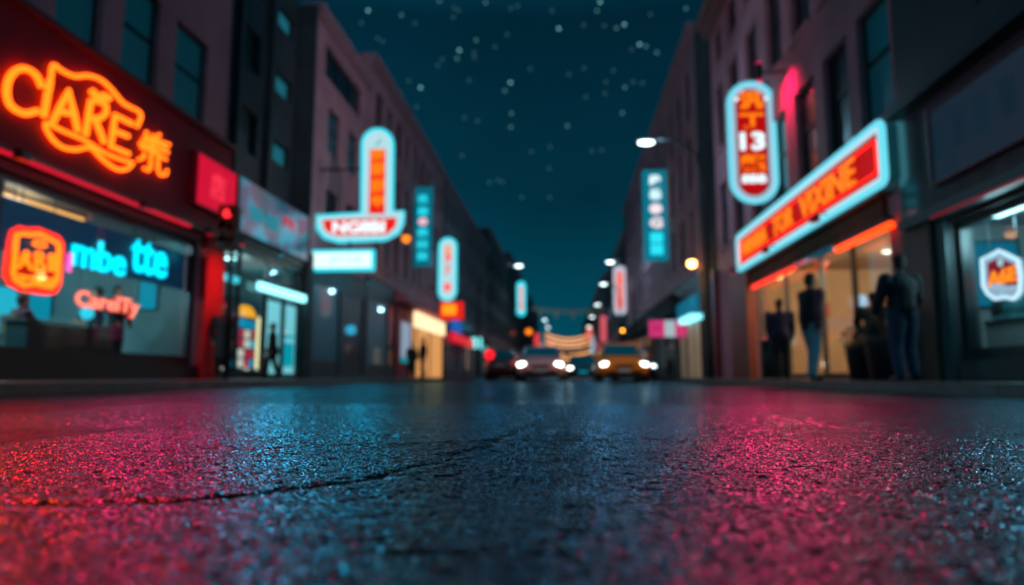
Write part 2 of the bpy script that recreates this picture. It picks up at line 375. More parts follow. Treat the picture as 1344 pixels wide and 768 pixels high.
def window(root, X, side, a, c, p, q, pm=None, rail=True, mull=0, fm=None):
    b = MB(); t = .06 if c - a > .6 else .04; x0, x1 = X + .13 * side, X + .21 * side
    b.box(x0, x1, a, a + t, p, q); b.box(x0, x1, c - t, c, p, q); b.box(x0, x1, a + t, c - t, p, p + t); b.box(x0, x1, a + t, c - t, q - t, q)
    if rail: z = p + (q - p) * .56; b.box(x0 - .01 * side, x1 + .01 * side, a + t, c - t, z - .035, z + .035)
    for k in range(mull): y = a + (c - a) * (k + 1) / (mull + 1); b.box(x0 + .006 * side, x1 - .006 * side, y - .03, y + .03, p + t, q - t)
    w_ = b.build('window', fm or framem, root)
    g = MB(); xx = X + .17 * side; P = [(xx, a + .02, p + .02), (xx, c - .02, p + .02), (xx, c - .02, q - .02), (xx, a + .02, q - .02)]
    g.quad(*(P if side < 0 else P[::-1])); g.build('pane', pm or panem, w_)
    return w_
def sill(root, X, side, a, c, p, m=None):
    b = MB(); b.box(X - .07 * side, X + .1 * side, a - .08, c + .08, p - .12, p - .003); b.build('sill', m or trimm, root)
def cornice(root, X, side, y0, y1, z, m=None, out=.28, h=.38):
    b = MB(); b.box(X - out * side, X + .5 * side, y0 + .004, y1 - .004, z - h * .45, z + .12); b.box(X - out * .55 * side, X + .3 * side, y0 + .006, y1 - .006, z - h, z - h * .45 - .002)
    b.build('cornice', m or trimm, root)
def pipe(root, X, side, y, z0, z1):
    b = MB(); b.tube([(X - .09 * side, y, z0), (X - .09 * side, y, z1)], .05, 8)
    for z in np.arange(z0 + 1, z1, 2.2): b.box(X - .15 * side, X - .002 * side, y - .07, y + .07, z, z + .05)
    b.build('drainpipe', blackm, root)
def room(root, X, side, y0, y1, z0, z1, d, wm, cm, fm_):
    b = MB(); D = X + d * side; X1 = X + .345 * side
    b.quad((D, y0, z0), (D, y1, z0), (D, y1, z1), (D, y0, z1)); b.quad((X1, y0, z0), (D, y0, z0), (D, y0, z1), (X1, y0, z1)); b.quad((X1, y1, z0), (D, y1, z0), (D, y1, z1), (X1, y1, z1))
    b.build('interior_wall', wm, root)
    b = MB(); b.box(X1, D, y0, y1, z1, z1 + .05); b.build('ceiling', cm, root)
    b = MB(); b.box(X1, D, y0, y1, z0 - .05, z0); b.build('shop_floor', fm_, root)
def shopfront(root, X, side, y0, y1, z0, z1, mull, m, t=.1, trans=None):
    b = MB(); x0, x1 = X + .1 * side, X + .22 * side
    b.box(x0, x1, y0, y0 + t, z0, z1); b.box(x0, x1, y1 - t, y1, z0, z1); b.box(x0, x1, y0 + t, y1 - t, z0, z0 + t * 1.5); b.box(x0, x1, y0 + t, y1 - t, z1 - t, z1)
    for y in mull: b.box(x0 + .01 * side, x1 - .01 * side, y - t * .35, y + t * .35, z0 + t * 1.5, z1 - t)
    if trans: b.box(x0 + .012 * side, x1 - .012 * side, y0 + t, y1 - t, trans - .04, trans + .04)
    w_ = b.build('shop_window', m, root)
    g = MB(); xx = X + .16 * side; g.quad((xx, y0 + .03, z0 + .03), (xx, y1 - .03, z0 + .03), (xx, y1 - .03, z1 - .03), (xx, y0 + .03, z1 - .03)); g.build('pane', shopglass, w_)
    return w_
def strip(root, p, q, r, m, name='light_tube', seg=8):
    b = MB(); b.tube([p, q], r, seg); return b.build(name, m, root)
def house(label, X, side, y0, y1, H, cols, rows, wm, width=1.3, sills=True, depth=9., ground=None, cat='building', lit=.15, rail=True, out=.28, ledge=True, margin=.7, extra=(), dark=.3):
    root = thing('street_building', (X, y0, 0), label, cat)
    hs = []; n = cols; pitch = (y1 - y0 - 2 * margin) / n
    for (p, q) in rows:
        for k in range(n):
            c = y0 + margin + pitch * (k + .5); hs.append((c - width / 2, c + width / 2, p, q))
    gh = [] if ground is None else ground
    shell(root, X, side, y0, y1, H, hs + list(gh), wm, depth)
    for (a, c, p, q) in hs:
        r_ = random.random(); pm = panelit if r_ < lit else (panedark if r_ < lit + dark else panem)
        window(root, X, side, a, c, p, q, pm, rail)
        if sills: sill(root, X, side, a, c, p)
    if gh: 
        for (a, c, p, q) in gh: window(root, X, side, a, c, p, q, panedark, False, 1)
    cornice(root, X, side, y0, y1, H, out=out)
    if ledge: b = MB(); b.box(X - .12 * side, X + .05 * side, y0 + .005, y1 - .005, 4.55, 4.8); b.build('ledge', trimm, root)
    pipe(root, X, side, y1 - .3, ZS + .1, H - .6)
    dark_front(root, X, side, y0, y1)
    return root

FARLIT = [neon('lit_shop_amber', (.9, .36, .1), .6), neon('lit_shop_cyan', (.08, .5, .55), .6), neon('lit_shop_pink', (.8, .12, .2), .5), neon('lit_shop_cream', (.8, .6, .4), .5)]
def dark_front(root, X, side, y0, y1, top=4.5):
    b = MB(); n = max(2, int((y1 - y0) / 3.2)); p = (y1 - y0) / n
    b.box(X - .002 * side, X - .07 * side, y0 + .05, y1 - .05, top - .9, top - .02); 
    for k in range(n + 1): y = min(max(y0 + k * p - .12, y0 + .05), y1 - .3); b.box(X - .002 * side, X - .09 * side, y, y + .24, ZS, top - .92)
    b.box(X - .002 * side, X - .05 * side, y0 + .3, y1 - .3, ZS, .75); b.build('shop_surround', slate, root)
    for k in range(n):
        far_lit = y0 > 47 and random.random() < .4
        b = MB(); b.quad((X - .03 * side, y0 + k * p + .12, .75), (X - .03 * side, y0 + (k + 1) * p - .12, .75), (X - .03 * side, y0 + (k + 1) * p - .12, top - .92), (X - .03 * side, y0 + k * p + .12, top - .92)); b.build('shop_window', FARLIT[random.randrange(4)] if far_lit else (panedark if k % 3 else panem), root)

# --- left corner: red-fronted shop under rose facade
A = thing('street_building', (XL, 2, 0), 'rose rendered building with tall dark windows above the red shop front', 'building')
wins = [(a, a + 1.15) for a in (3.3, 5.0, 6.75, 8.5, 10.25, 11.98, 13.75)]
wins[-1] = (13.75, 15.1); hA = [(a, c, p, q) for a, c in wins for p, q in ((5.95, 8.1), (9.6, 11.8))]
shopA = (2.6, 15.2, .42, 3.36)
shell(A, XL, -1, 2, 16.1, 13.5, hA + [shopA], mauve_b, 7.)
for a, c, p, q in hA: window(A, XL, -1, a, c, p, q, panem, True); 
cornice(A, XL, -1, 2, 16.1, 13.5)
b = MB(); b.box(XL - .1, XL + .2, 1.9, 16.12, 3.6, 5.82); b.build('fascia', redpaint, A)
b = MB(); b.box(XL - .08, XL + .32, 1.9, 16.14, 5.823, 5.93); b.box(XL - .08, XL + .28, 1.9, 16.14, 3.49, 3.597); b.build('fascia_trim', mat('deep_red_trim', (.20, .008, .012), .4, coat=.3), A)
b = MB(); b.box(XL - .1, XL + .16, 15.25, 16.1, ZS, 3.487); b.build('pillar', redpier, A)
b = MB(); b.box(XL - .05, XL + .06, 1.95, 15.247, ZS, .43); b.build('plinth', mat('black_plinth', (.012, .014, .018), .4), A)
shopfront(A, XL, -1, 2.6, 15.2, .42, 3.36, (4.0, 6.6, 9.62), mat('dark_shop_frame', (.012, .014, .018), .35), .16)
room(A, XL, -1, 2.3, 15.98, .42, 3.52, 6.2, mat('shop_teal_wall', (.17, .31, .33), .7, var=.25, vscale=1.), mat('shop_ceiling', (.3, .32, .33), .6), mat('shop_floor_tile', (.12, .11, .1), .35))
strip(A, (XL + .30, 2, 3.475), (XL + .30, 14.2, 3.475), .035, neon('red_strip_light', (.8, .008, .03), .9), 'light_tube')
def lamp_disc(nm, loc, r, colr, es, power, lab, cat='ceiling lamp', group=None, h=.06):
    t = thing(nm, loc, lab, cat, group)
    b = MB(); b.lathe([(r * 1.12, .0), (r * 1.12, h * .6), (r * .6, h)], (loc[0], loc[1], loc[2]), 24); b.build('housing', mat('white_fitting', (.6, .6, .6), .4), t)
    b = MB(); b.lathe([(r * .5, -.03), (r, -.012), (r, -.002)], loc, 24); b.build('diffuser', neon('diffuser_%s' % lab[:12], colr, es), t)
    if power:
        l = bpy.data.lights.new('ceiling_light', 'POINT'); l.energy = power; l.color = colr; l.shadow_soft_size = .3
        o = bpy.data.objects.new('ceiling_light', l); C.objects.link(o); o.location = (0, 0, -.12); o.parent = t
    return t

# ------------------------------------------------------------------ the red script sign (neon tubes on the fascia)
FX = XL + .27
orange_neon = neon('orange_neon_tube', (1, .125, .005), 3.4)
redglow = neon('red_neon_tube', (1, .02, .01), 3.)
def pz(pts, sc=2.953, ox=0, oy=0, X=FX): return [onx(ox + a / sc, oy + c / sc, X) for a, c in pts]
sg = thing('neon_sign', onx(120, 150, XL + .2), 'large orange neon script sign with flag outline on the red fascia', 'neon sign')
letters = {
 'letter': [[(163, 338), (140, 292), (105, 268), (68, 270), (38, 300), (26, 345), (33, 395), (60, 425), (100, 440), (145, 430)]],
 'letter_i': [[(195, 308), (182, 380), (170, 452)]],
 'letter_a': [[(205, 472), (236, 410), (266, 352), (285, 430), (303, 512)], [(232, 432), (286, 442)]],
 'letter_r': [[(332, 525), (342, 455), (352, 392), (385, 392), (412, 410), (412, 438), (390, 458), (345, 460)], [(372, 470), (405, 555)]],
 'letter_e': [[(512, 480), (446, 446), (438, 510), (430, 568), (498, 596)], [(438, 505), (496, 528)]],
}
for nm, sts in letters.items():
    b = MB()
    for st in sts:
        pts = pz(st); b.tube(smooth(pts, 4) if nm in ('letter',) else smooth(pts, 1), .050, 8)
    b.build('letter', orange_neon, sg)
b = MB(); b.tube(pz([(356, 352), (372, 372), (392, 374)]), .06, 8); b.tube(pz([(398, 366), (412, 384), (424, 378)]), .06, 8); b.build('accent', orange_neon, sg)
b = MB(); b.tube(smooth(pz([(198, 302), (206, 252), (240, 274), (290, 296), (340, 293), (392, 310), (435, 350), (480, 402), (546, 440), (530, 492)]), 3), .038, 8); b.build('flag_outline', orange_neon, sg)
b = MB(); b.tube(smooth(pz([(515, 632), (460, 615), (400, 590), (330, 545), (250, 510), (176, 478), (200, 535), (245, 572), (300, 580), (350, 572), (395, 615), (450, 655), (492, 655), (515, 632)]), 3), .036, 8); b.build('ribbon_outline', orange_neon, sg)
z8 = lambda st: pz(st, 8.0875, 165, 150)
b = MB()
for st in ([(222, 180), (215, 240)], [(360, 212), (330, 255)], [(200, 240), (330, 280), (465, 322)], [(150, 312), (300, 360), (450, 408)], [(175, 275), (330, 318), (440, 360)], [(165, 350), (300, 400), (432, 482)], [(200, 412), (190, 462), (135, 482)], [(270, 430), (265, 560), (240, 598), (195, 574)], [(345, 450), (342, 590), (372, 645), (425, 642), (440, 590)], [(290, 215), (280, 430)]):
    b.tube(z8(st), .034, 8)
b.build('character', orange_neon, sg)
# light box at the end of the fascia
p0, p1 = onx(244, 268, XL + .215), onx(289, 207, XL + .215)
lb = thing('light_box', p0, 'glowing crimson square light box at the end of the red fascia', 'light box')
b = MB(); b.box(XL + .203, XL + .36, 14.25, 16.08, 4.0, 5.22); b.build('case', mat('light_box_case', (.3, .01, .03), .4), lb)
b = MB(); b.box(XL + .361, XL + .38, 14.3, 16.03, 4.05, 5.17); b.build('face', neon('crimson_face', (.8, .003, .04), .8), lb)
fr = frame((XL + .381, 14.3, 4.05), (0, 1, 0), (1, 0, 0))
text('店', fr, .7, .65, .5, .25, 0, neon('pink_mark', (.95, .03, .07), 1.), 'character', lb, .02)

# ------------------------------------------------------------------ inside the left shop
teal_l = neon('teal_lamp', (.3, .9, 1), 3.5); warmstrip = neon('amber_strip', (1, .42, .10), 1.5)
def at_z(px, py, z): d = ray(px, py); k = (z - CAMH) / d.z; return Vector((d.x * k, d.y * k, z))
lamp_disc('ceiling_lamp', at_z(14, 267, 3.45)[:], .30, (.75, .97, 1), 4., 160, 'oval white ceiling lamp at the left edge of the left shop', 'ceiling lamp')
def linear(nm, p, q, w_, h_, m, lab, power=0, colr=(1, 1, 1), group=None, cat='strip light'):
    p = Vector(p); q = Vector(q); t = thing(nm, p.lerp(q, .5), lab, cat, group); d = (q - p).normalized(); s_ = d.cross(Vector((0, 0, 1))).normalized() * w_ / 2
    for nn, z0, z1, k, mm in (('housing', .003, .06, 1.1, mat('white_fitting', (.6, .6, .6), .4)), ('diffuser', -h_, 0., 1., m)):
        b = MB(); v = [p - s_ * k, p + s_ * k, q + s_ * k, q - s_ * k]; vv = [x + Vector((0, 0, z0)) for x in v] + [x + Vector((0, 0, z1)) for x in v]
        b.add(vv, [(0, 3, 2, 1), (4, 5, 6, 7), (0, 1, 5, 4), (1, 2, 6, 5), (2, 3, 7, 6), (3, 0, 4, 7)]); b.build(nn, mm, t)
    if power:
        l = bpy.data.lights.new('strip_lamp', 'POINT'); l.energy = power; l.color = colr; l.shadow_soft_size = .35
        o = bpy.data.objects.new('strip_lamp', l); C.objects.link(o); o.location = (0, 0, -.2); o.parent = t
    return t
linear('strip_light', (XL - 1.5, 9.9, 3.44), (XL - 1.5, 13.2, 3.44), .22, .05, warmstrip, 'long amber ceiling strip behind the left shop window', 50, (1, .6, .3))
linear('strip_light', (XL - 3.6, 6, 3.44), (XL - 3.6, 11.5, 3.44), .2, .05, teal_l, 'pale teal ceiling strip deep inside the left shop', 420, (.25, .85, 1))
# teal lit back panels (backlit screens) and a round lit disc on the back wall
def lightpanel(x, y0, y1, z0, z1, m, lab, side=-1, nm='wall_screen', cat='screen'):
    t = thing(nm, (x, (y0 + y1) / 2, z0), lab, cat); b = MB(); b.box(x, x - .05 * side * -1 * -1, y0 - .04, y1 + .04, z0 - .04, z1 + .04); b.build('frame', framem, t)
    b = MB(); xx = x - .056 * side; b.box(xx, xx - .008 * side, y0, y1, z0, z1); b.build('screen', m, t); return t
tealpanel = neon('teal_screen', (.0, .32, .46), .8)
YW = 15.975      # far end wall of the shop, facing the street corner
for (pa, pb, ta, tb, lab) in ((38, 70, 385, 436, 'tall teal lit screen behind the seated customer'), (184, 209, 352, 406, 'small teal lit screen at the right end of the left shop')):
    a = ony(pa, tb, YW); c = ony(pb, ta, YW); t = thing('wall_screen', a, lab, 'screen')
    b = MB(); b.box(a.x - .04, c.x + .04, YW - .05, YW - .002, a.z - .04, c.z + .04); b.build('frame', framem, t)
    b = MB(); b.box(a.x, c.x, YW - .06, YW - .051, a.z, c.z); b.build('screen', tealpanel, t)
c = ony(5, 408, YW); t = thing('round_light', c, 'big round teal light on the end wall at the left edge', 'wall light')
b = MB(); b.lathe([(.62, -.1), (.64, -.08), (.64, -.002)], c, 32, 'y'); b.build('rim', framem, t)
b = MB(); b.lathe([(.56, -.13), (.6, -.101)], c, 32, 'y'); b.build('face', neon('teal_disc', (.02, .5, .65), .95), t)
t = thing('shelf_unit', (XL - 2.4, YW - .2, .43), 'low dark shelf unit along the end wall of the left shop', 'shelf')
b = MB(); b.box(XL - 4.2, XL - 2.6, YW - .42, YW - .01, .433, 1.35); b.build('carcass', mat('dark_counter', (.02, .03, .035), .5), t)
for k in range(9): b = MB(); x = XL - 4.1 + k * .17; b.lathe([(.05, 0), (.055, .12), (.02, .2), (.02, .27)], (x, YW - .22, 1.352), 10); b.build('bottle', mat('teal_bottle', (.02, .2, .22), .15, coat=1.), t)

# lettering sign board "mbe tte"
Xb = XL - .27
bd = thing('hanging_sign', (Xb, 11, 2.4), 'cyan lettered sign on a navy band inside the left shop window', 'sign')
za, zb = onx(150, 360, Xb).z, onx(150, 303, Xb).z
b = MB(); b.box(Xb - .08, Xb - .02, 9.6, 15.1, za, zb); b.build('board', mat('navy_board', (.005, .03, .07), .4, emit=(0, .03, .07), es=.6), bd)
b = MB()
for y in (10.3, 13.9): b.tube([(Xb - .05, y, zb), (Xb - .05, y, 3.5)], .012, 6)
b.build('hanger', steelm, bd)
cy_n = neon('cyan_letters', (.0, .72, .95), 2.0)
def timg(body, X, pa, pb, pbase, ptop, m, name, parent, bold=.03, depth=.04, side=-1, lab=None):
    """lettering between two columns on a facade plane (base and top measured at the middle column)"""
    a = onx(pa, pbase, X); c = onx(pb, pbase, X); mid = (pa + pb) / 2; z0 = onx(mid, pbase, X).z; z1 = onx(mid, ptop, X).z
    fr = frame((X, a.y, z0), (0, 1 if side < 0 else -1, 0), (-side, 0, 0)); return text(body, fr, abs(c.y - a.y), z1 - z0, 0, 0, 0, m, name, parent, bold, depth, lab)
timg('ı', Xb, 86, 91, 357, 332, neon('pink_letter', (1, .12, .5), 1.6), 'letter', bd, .03, lab='pink first letter of the cyan sign')
timg('mbe', Xb, 92, 163, 356, 316, cy_n, 'lettering', bd, .014)
timg('tte', Xb, 170, 217, 361, 318, cy_n, 'lettering', bd, .014)
cs = thing('neon_sign', onx(137, 400, XL - .4), 'small pinkish neon word sign hanging below the cyan letters', 'neon sign')
timg('CarelTy', XL - .29, 96, 180, 413, 387, neon('salmon_letters', (1, .22, .14), 2.2), 'lettering', cs, .012)
timg('CarelTy', XL - .275, 96, 180, 414, 386, neon('salmon_outline', (1, .05, .035), 1.3), 'glow_backing', cs, .06, .012)
b = MB()
for y in (onx(105, 390, XL - .4).y, onx(172, 390, XL - .4).y): b.tube([(XL - .42, y, onx(137, 390, XL - .4).z - .1), (XL - .42, y, 3.5)], .008, 6)
b.build('hanger', steelm, cs)

def outline_sign(sg_, fr, poly, m_tube, r, m_face, d=.0, thick=.08, inner=None):
    b = MB(); b.prism(fr, poly, d - thick, d); b.build('panel', m_face, sg_)
    b = MB(); b.tube([fr(a, c, d + r * .6) for a, c in poly], r, 8, closed=True); b.build('border_tube', m_tube, sg_)
# badge with wavy outline in the left window
Z7 = lambda pts: [(a / 5.487, 285 + c / 5.487) for a, c in pts]
bg_out = Z7([(75, 105), (130, 78), (190, 92), (270, 88), (330, 112), (410, 145), (440, 190), (432, 330), (420, 480), (385, 540), (320, 548), (230, 535), (140, 520), (60, 480), (28, 420), (40, 300), (55, 180)])
bg_in = Z7([(100, 130), (150, 120), (210, 128), (270, 122), (320, 150), (400, 190), (408, 240), (398, 380), (392, 460), (350, 505), (290, 495), (230, 480), (150, 490), (90, 450), (75, 400), (85, 300), (92, 200)])
Xg = XL - .3
bs = thing('neon_sign', onx(42, 342, Xg), 'orange and red neon badge with wavy edge in the left shop window', 'neon sign')
zer = onx(42, 385, Xg)
frx = frame((Xg, 0, 0), (0, 1, 0), (1, 0, 0))
toyz = lambda P, X=Xg: [(onx(a, c, X).y, onx(a, c, X).z) for a, c in P]
b = MB(); b.prism(frx, toyz(bg_out), -.05, 0); b.build('panel', neon('red_badge_face', (.85, .012, .004), .75), bs)
b = MB(); b.tube([frx(a, c, .02) for a, c in toyz(bg_out)], .035, 8, closed=True); b.build('outer_tube', redglow, bs)
b = MB(); b.tube([frx(a, c, .05) for a, c in toyz(bg_in)], .04, 8, closed=True); b.build('inner_tube', orange_neon, bs)
b = MB()
for st in ([(105, 360), (140, 330), (165, 240), (140, 265), (180, 262), (170, 320), (205, 375)], [(120, 300), (180, 330)], [(235, 260), (238, 395), (275, 395), (298, 360), (270, 325), (240, 325), (285, 295), (275, 262), (235, 260)], [(335, 275), (338, 385), (385, 385), (388, 275), (335, 275)], [(337, 330), (386, 332)], [(362, 275), (362, 385)]):
    b.tube([frx(a, c, .06) for a, c in toyz(Z7(st))], .032, 8)
b.build('characters', orange_neon, bs)
b = MB()
for st in ([(215, 190), (245, 170), (300, 180), (310, 210), (260, 215), (215, 190)], [(110, 420), (200, 440), (280, 470), (360, 480)], [(130, 450), (220, 430), (300, 450), (370, 450)]):
    b.tube([frx(a, c, .06) for a, c in toyz(Z7(st))], .026, 8)
b.build('swirl', orange_neon, bs)
b = MB()
for pxx in (15, 70): y = onx(pxx, 320, Xg).y; b.tube([(Xg - .02, y, onx(42, 310, Xg).z), (Xg - .02, y, 3.5)], .01, 6)
b.build('hanger', steelm, bs)

# ------------------------------------------------------------------ left row, building behind (dark tower with glazed corner shop)
B = thing('street_building', (-9.2, 16.15, 0), 'dark slate tower set back above the glass corner shop', 'building')
hB = [(20.45, 21.7, p, p + .7) for p in (7.05, 9.35, 11.6, 13.9)] + [(18.1, 19.3, p, p + 1.3) for p in (6.7, 9.2, 11.7, 14.2)]
shell(B, -9.2, -1, 16.15, 22.0, 19.5, hB, slate, 5., z0=3.9)
for i, (a, c, p, q) in enumerate(hB): window(B, -9.2, -1, a, c, p, q, panelit if i < 4 else panedark, i > 3)
b = MB()
for y in (16.9, 17.7, 19.75): b.box(-9.22, -9.02, y, y + .22, 5.4, 19.4)
b.build('pier', slate, B)
cornice(B, -9.2, -1, 16.15, 22, 19.5, slate)
XB = -8.62
b = MB(); b.box(-9.19, XB, 16.2, 21.95, 3.75, 3.95); b.box(-9.19, XB - .02, 16.2, 21.95, 5.25, 5.4); b.box(-9.19, XB - .03, 16.2, 21.95, 3.953, 5.247); b.build('canopy', slate, B)
room(B, -8.66, -1, 16.3, 21.9, ZS + .01, 3.6, 3.4, mat('corner_shop_wall', (.2, .28, .3), .6), mat('shop_ceiling', (.3, .32, .33), .6), mat('shop_floor_tile', (.12, .11, .1), .35))
shopfront(B, -8.55, -1, 16.3, 21.9, ZS, 3.7, (17.6, 19.3, 20.6), mat('dark_shop_frame', (.012, .014, .018), .35), .1, 3.0)
b = MB(); fr = frame((XB + .001, 0, 0), (0, 1, 0), (1, 0, 0))
bb = thing('billboard', (XB, 19, 3.96), 'dim blue lit billboard with red lettering over the corner shop', 'billboard')
b.box(XB + .001, XB + .09, 17.0, 21.95, 3.98, 5.5); b.build('case', slate, bb)
def teal_grad():
    m = bpy.data.materials.new('billboard_print'); m.use_nodes = True; n = m.node_tree; p_ = n.nodes['Principled BSDF']
    tc = n.nodes.new('ShaderNodeTexCoord'); t = n.nodes.new('ShaderNodeTexNoise'); t.inputs['Scale'].default_value = .9; t.inputs['Detail'].default_value = 2
    r = n.nodes.new('ShaderNodeValToRGB'); r.color_ramp.elements[0].position = .38; r.color_ramp.elements[0].color = (.004, .045, .075, 1); r.color_ramp.elements[1].position = .66; r.color_ramp.elements[1].color = (.0, .16, .24, 1)
    q_ = r.color_ramp.elements.new(.52); q_.color = (.05, .045, .085, 1)
    n.links.new(tc.outputs['Object'], t.inputs['Vector']); n.links.new(t.outputs[0], r.inputs[0]); n.links.new(r.outputs[0], p_.inputs['Emission Color']); p_.inputs['Emission Strength'].default_value = 1.5
    p_.inputs['Base Color'].default_value = (.02, .04, .05, 1); p_.inputs['Roughness'].default_value = .2
    return m
b = MB(); b.box(XB + .091, XB + .1, 17.05, 21.9, 4.02, 5.46); b.build('print', teal_grad(), bb)
text('SHIE', fr, 2.0, .42, 17.7, 4.45, .11, neon('faint_cyan_text', (.0, .35, .45), .7), 'lettering', bb, .02)
text('FR', fr, .9, .3, 19.9, 4.75, .11, neon('faint_red_text', (.7, .02, .06), .8), 'lettering', bb, .02)
cyanstrip = neon('cyan_strip', (.30, .95, 1.0), 2.2)
t = thing('strip_light', (-9.1, 19.6, 3.0), 'slanting cyan strip light along the corner shop window head', 'strip light'); b = MB(); b.box(-8.62, -8.5, 18.5, 21.9, 2.62, 2.84); b.build('tube', cyanstrip, t); b = MB(); b.box(-8.62, -8.51, 18.45, 21.95, 2.842, 2.9); b.build('housing', framem, t)
t = thing('strip_light', (-9.1, 16.4, 3.0), 'short cyan strip light above the dark coated figure', 'strip light'); b = MB(); b.box(-8.62, -8.52, 16.35, 17.25, 2.62, 2.78); b.build('tube', neon('cyan_strip_dim', (.05, .6, .75), 1.1), t); b = MB(); b.box(-8.62, -8.52, 16.3, 17.3, 2.782, 2.83); b.build('housing', framem, t)
lamp_disc('ceiling_lamp', (-9.4, 18.4, 3.5), .16, (.6, 1, .95), 6, 60, 'small round white lamp inside the corner shop', 'ceiling lamp')
# illuminated vending display
VY0 = 17.68
vd = thing('vending_machine', (-9.1, 18.4, ZS), 'colourful lit vending display with orange arched top in the corner shop', 'vending machine')
b = MB(); b.box(-9.5, -8.86, VY0 - .05, 19.28, ZS + .02, 2.35); b.build('cabinet', mat('machine_body', (.03, .12, .16), .4), vd)
cols_ = [(.9, .9, .7), (0, .35, .6), (.0, .5, .6), (.9, .75, .3), (.6, .03, .08), (.1, .6, .7)]
for i in range(4):
    for j in range(5):
        if random.random() < .12: continue
        cc = random.choice(cols_); b = MB(); y = VY0 + .05 + i * .33; z = .45 + j * .27; b.box(-8.859, -8.84, y, y + .28, z, z + .22)
        b.build('shelf_item', neon('display_%d' % cols_.index(cc), cc, .75), vd)
b = MB(); P = [(VY0 + .7 - .6 * math.cos(PI * k / 10), 1.85 + .32 * math.sin(PI * k / 10)) for k in range(11)]; b.prism(frame((-8.859, 0, 0), (0, 1, 0), (1, 0, 0)), P, 0, .03); b.build('header', neon('amber_header', (1, .4, .01), 1.2), vd)
b = MB(); b.box(-8.859, -8.82, 19.12, 19.24, .4, 1.9); b.build('side_light', neon('cream_tube', (1, .8, .4), 1.4), vd)
# frosted lit door
fd = thing('frosted_door', (-8.83, 21.2, ZS), 'pale frosted glass panel glowing teal beside the vending display', 'glass door')
b = MB(); b.box(-8.86, -8.80, 19.55, 21.8, ZS + .02, 2.45); b.build('glass', mat('frosted_glow', (.2, .4, .42), .5, emit=(.22, .62, .66), es=1.0, var=.0), fd)
b = MB(); b.box(-8.88, -8.78, 19.45, 19.55, ZS + .02, 2.5); b.box(-8.87, -8.79, 20.6, 20.68, ZS + .02, 2.45); b.box(-8.88, -8.78, 21.8, 21.88, ZS + .02, 2.5); b.build('frame', framem, fd)
b = MB(); b.box(-8.795, -8.785, 20.75, 21.7, .5, 1.25); b.box(-8.795, -8.785, 20.75, 21.7, 1.4, 1.5); b.build('stripe', neon('teal_stripe', (0, .45, .55), .8), fd)

# ------------------------------------------------------------------ left row further down
Cb = thing('street_building', (XL, 22.05, 0), 'rose rendered corner house behind the T shaped sign', 'building')
hC = [(23.4, 24.8, 5.5, 6.95), (25.7, 27.1, 5.5, 6.95), (23.4, 24.75, 8.3, 9.95), (25.7, 27.05, 8.3, 9.95), (22.9, 27.4, 10.95, 12.15)]
hCg = [(22.6, 24.9, .35, 3.2), (25.4, 27.5, ZS, 3.2)]
shell(Cb, XL, -1, 22.05, 28.4, 13.1, hC, mauve, 10.)
for i, (a, c, p, q) in enumerate(hC): window(Cb, XL, -1, a, c, p, q, panem if i in (2, 3) else panedark, i < 4, 2 if i == 4 else 0)
b = MB(); b.box(XL - 9, XL, 21.96, 22.045, ZS, 13.1); b.build('dark_side_sheet', slate, Cb)  # dark sheet puts the side wall's shade into its colour
cornice(Cb, XL, -1, 22.05, 28.4, 13.1, out=.2); dark_front(Cb, XL, -1, 22.05, 28.4, 4.3)
house('long rose rendered block with a top row of windows behind the blue sign', XL, -1, 28.45, 47.2, 14.4, 9, ((5.3, 7.2), (8.3, 10.1), (11.3, 13.2)), mauve, 1.25, lit=.05)
house('taller grey block with slanting roofline past the blue sign', XL, -1, 47.25, 75.2, 14.2, 11, ((5.2, 7.2), (8.4, 10.4), (11.4, 13.2)), greywall, 1.4, lit=.05)
house('dark brick block rising above the grey one on the left', XL, -1, 75.25, 104, 16.8, 10, ((5.2, 7.4), (8.6, 10.8), (12., 14.2)), darkwall, 1.4, lit=.05)
house('tall dark block behind the narrow cyan sign far left', XL, -1, 104.05, 147, 19.2, 12, ((5.2, 7.4), (8.6, 10.8), (12., 14.2), (15.2, 17.4)), darkwall, 1.6, lit=.08, sills=False)
house('last dark block on the left before the street end', XL + .8, -1, 147.05, 200, 17.5, 12, ((5.2, 7.4), (8.6, 10.8), (12., 14.2)), darkwall, 1.8, lit=.12, sills=False)

# ------------------------------------------------------------------ right row
Hh = thing('street_building', (XR, 11.5, 0), 'rose rendered building above the large red sign on the right', 'building')
ya = [11.62, 13.35, 15.15, 17.15, 19.3, 21.45, 23.5]
hH = [(a, a + 1.25, p, q) for a in ya for p, q in ((4.72, 6.95), (8.25, 10.6), (11.35, 12.7))]
shopH = (12.1, 20.6, ZS + .02, 3.28)
shell(Hh, XR, 1, 11.5, 25.2, 13.4, hH + [shopH], mauve_b, 8.)
for a, c, p, q in hH: window(Hh, XR, 1, a, c, p, q, panem if a < 13 else panedark, True); 
for a, c, p, q in hH: sill(Hh, XR, 1, a, c, p, mauve_b)
cornice(Hh, XR, 1, 11.5, 25.2, 13.4, mat('brown_cornice', (.25, .12, .12), .6), .55, .5)
pier_r = mat('rust_red_pier', (.30, .04, .02), .5, var=.3, vscale=1.5)
b = MB(); b.box(XR - .22, XR + .3, 20.62, 22.7, ZS, 3.4); b.build('pillar', pier_r, Hh)
b = MB(); b.box(XR - .24, XR - .002, 11.9, 22.72, 3.295, 3.345); b.build('soffit', mat('brown_soffit', (.14, .05, .03), .5), Hh)
b = MB(); b.box(XR - .1, XR + .16, 12.1, 20.6, 2.92, 3.277); b.build('fascia', mat('umber_board', (.16, .06, .035), .8, spec=.1, var=.3), Hh)
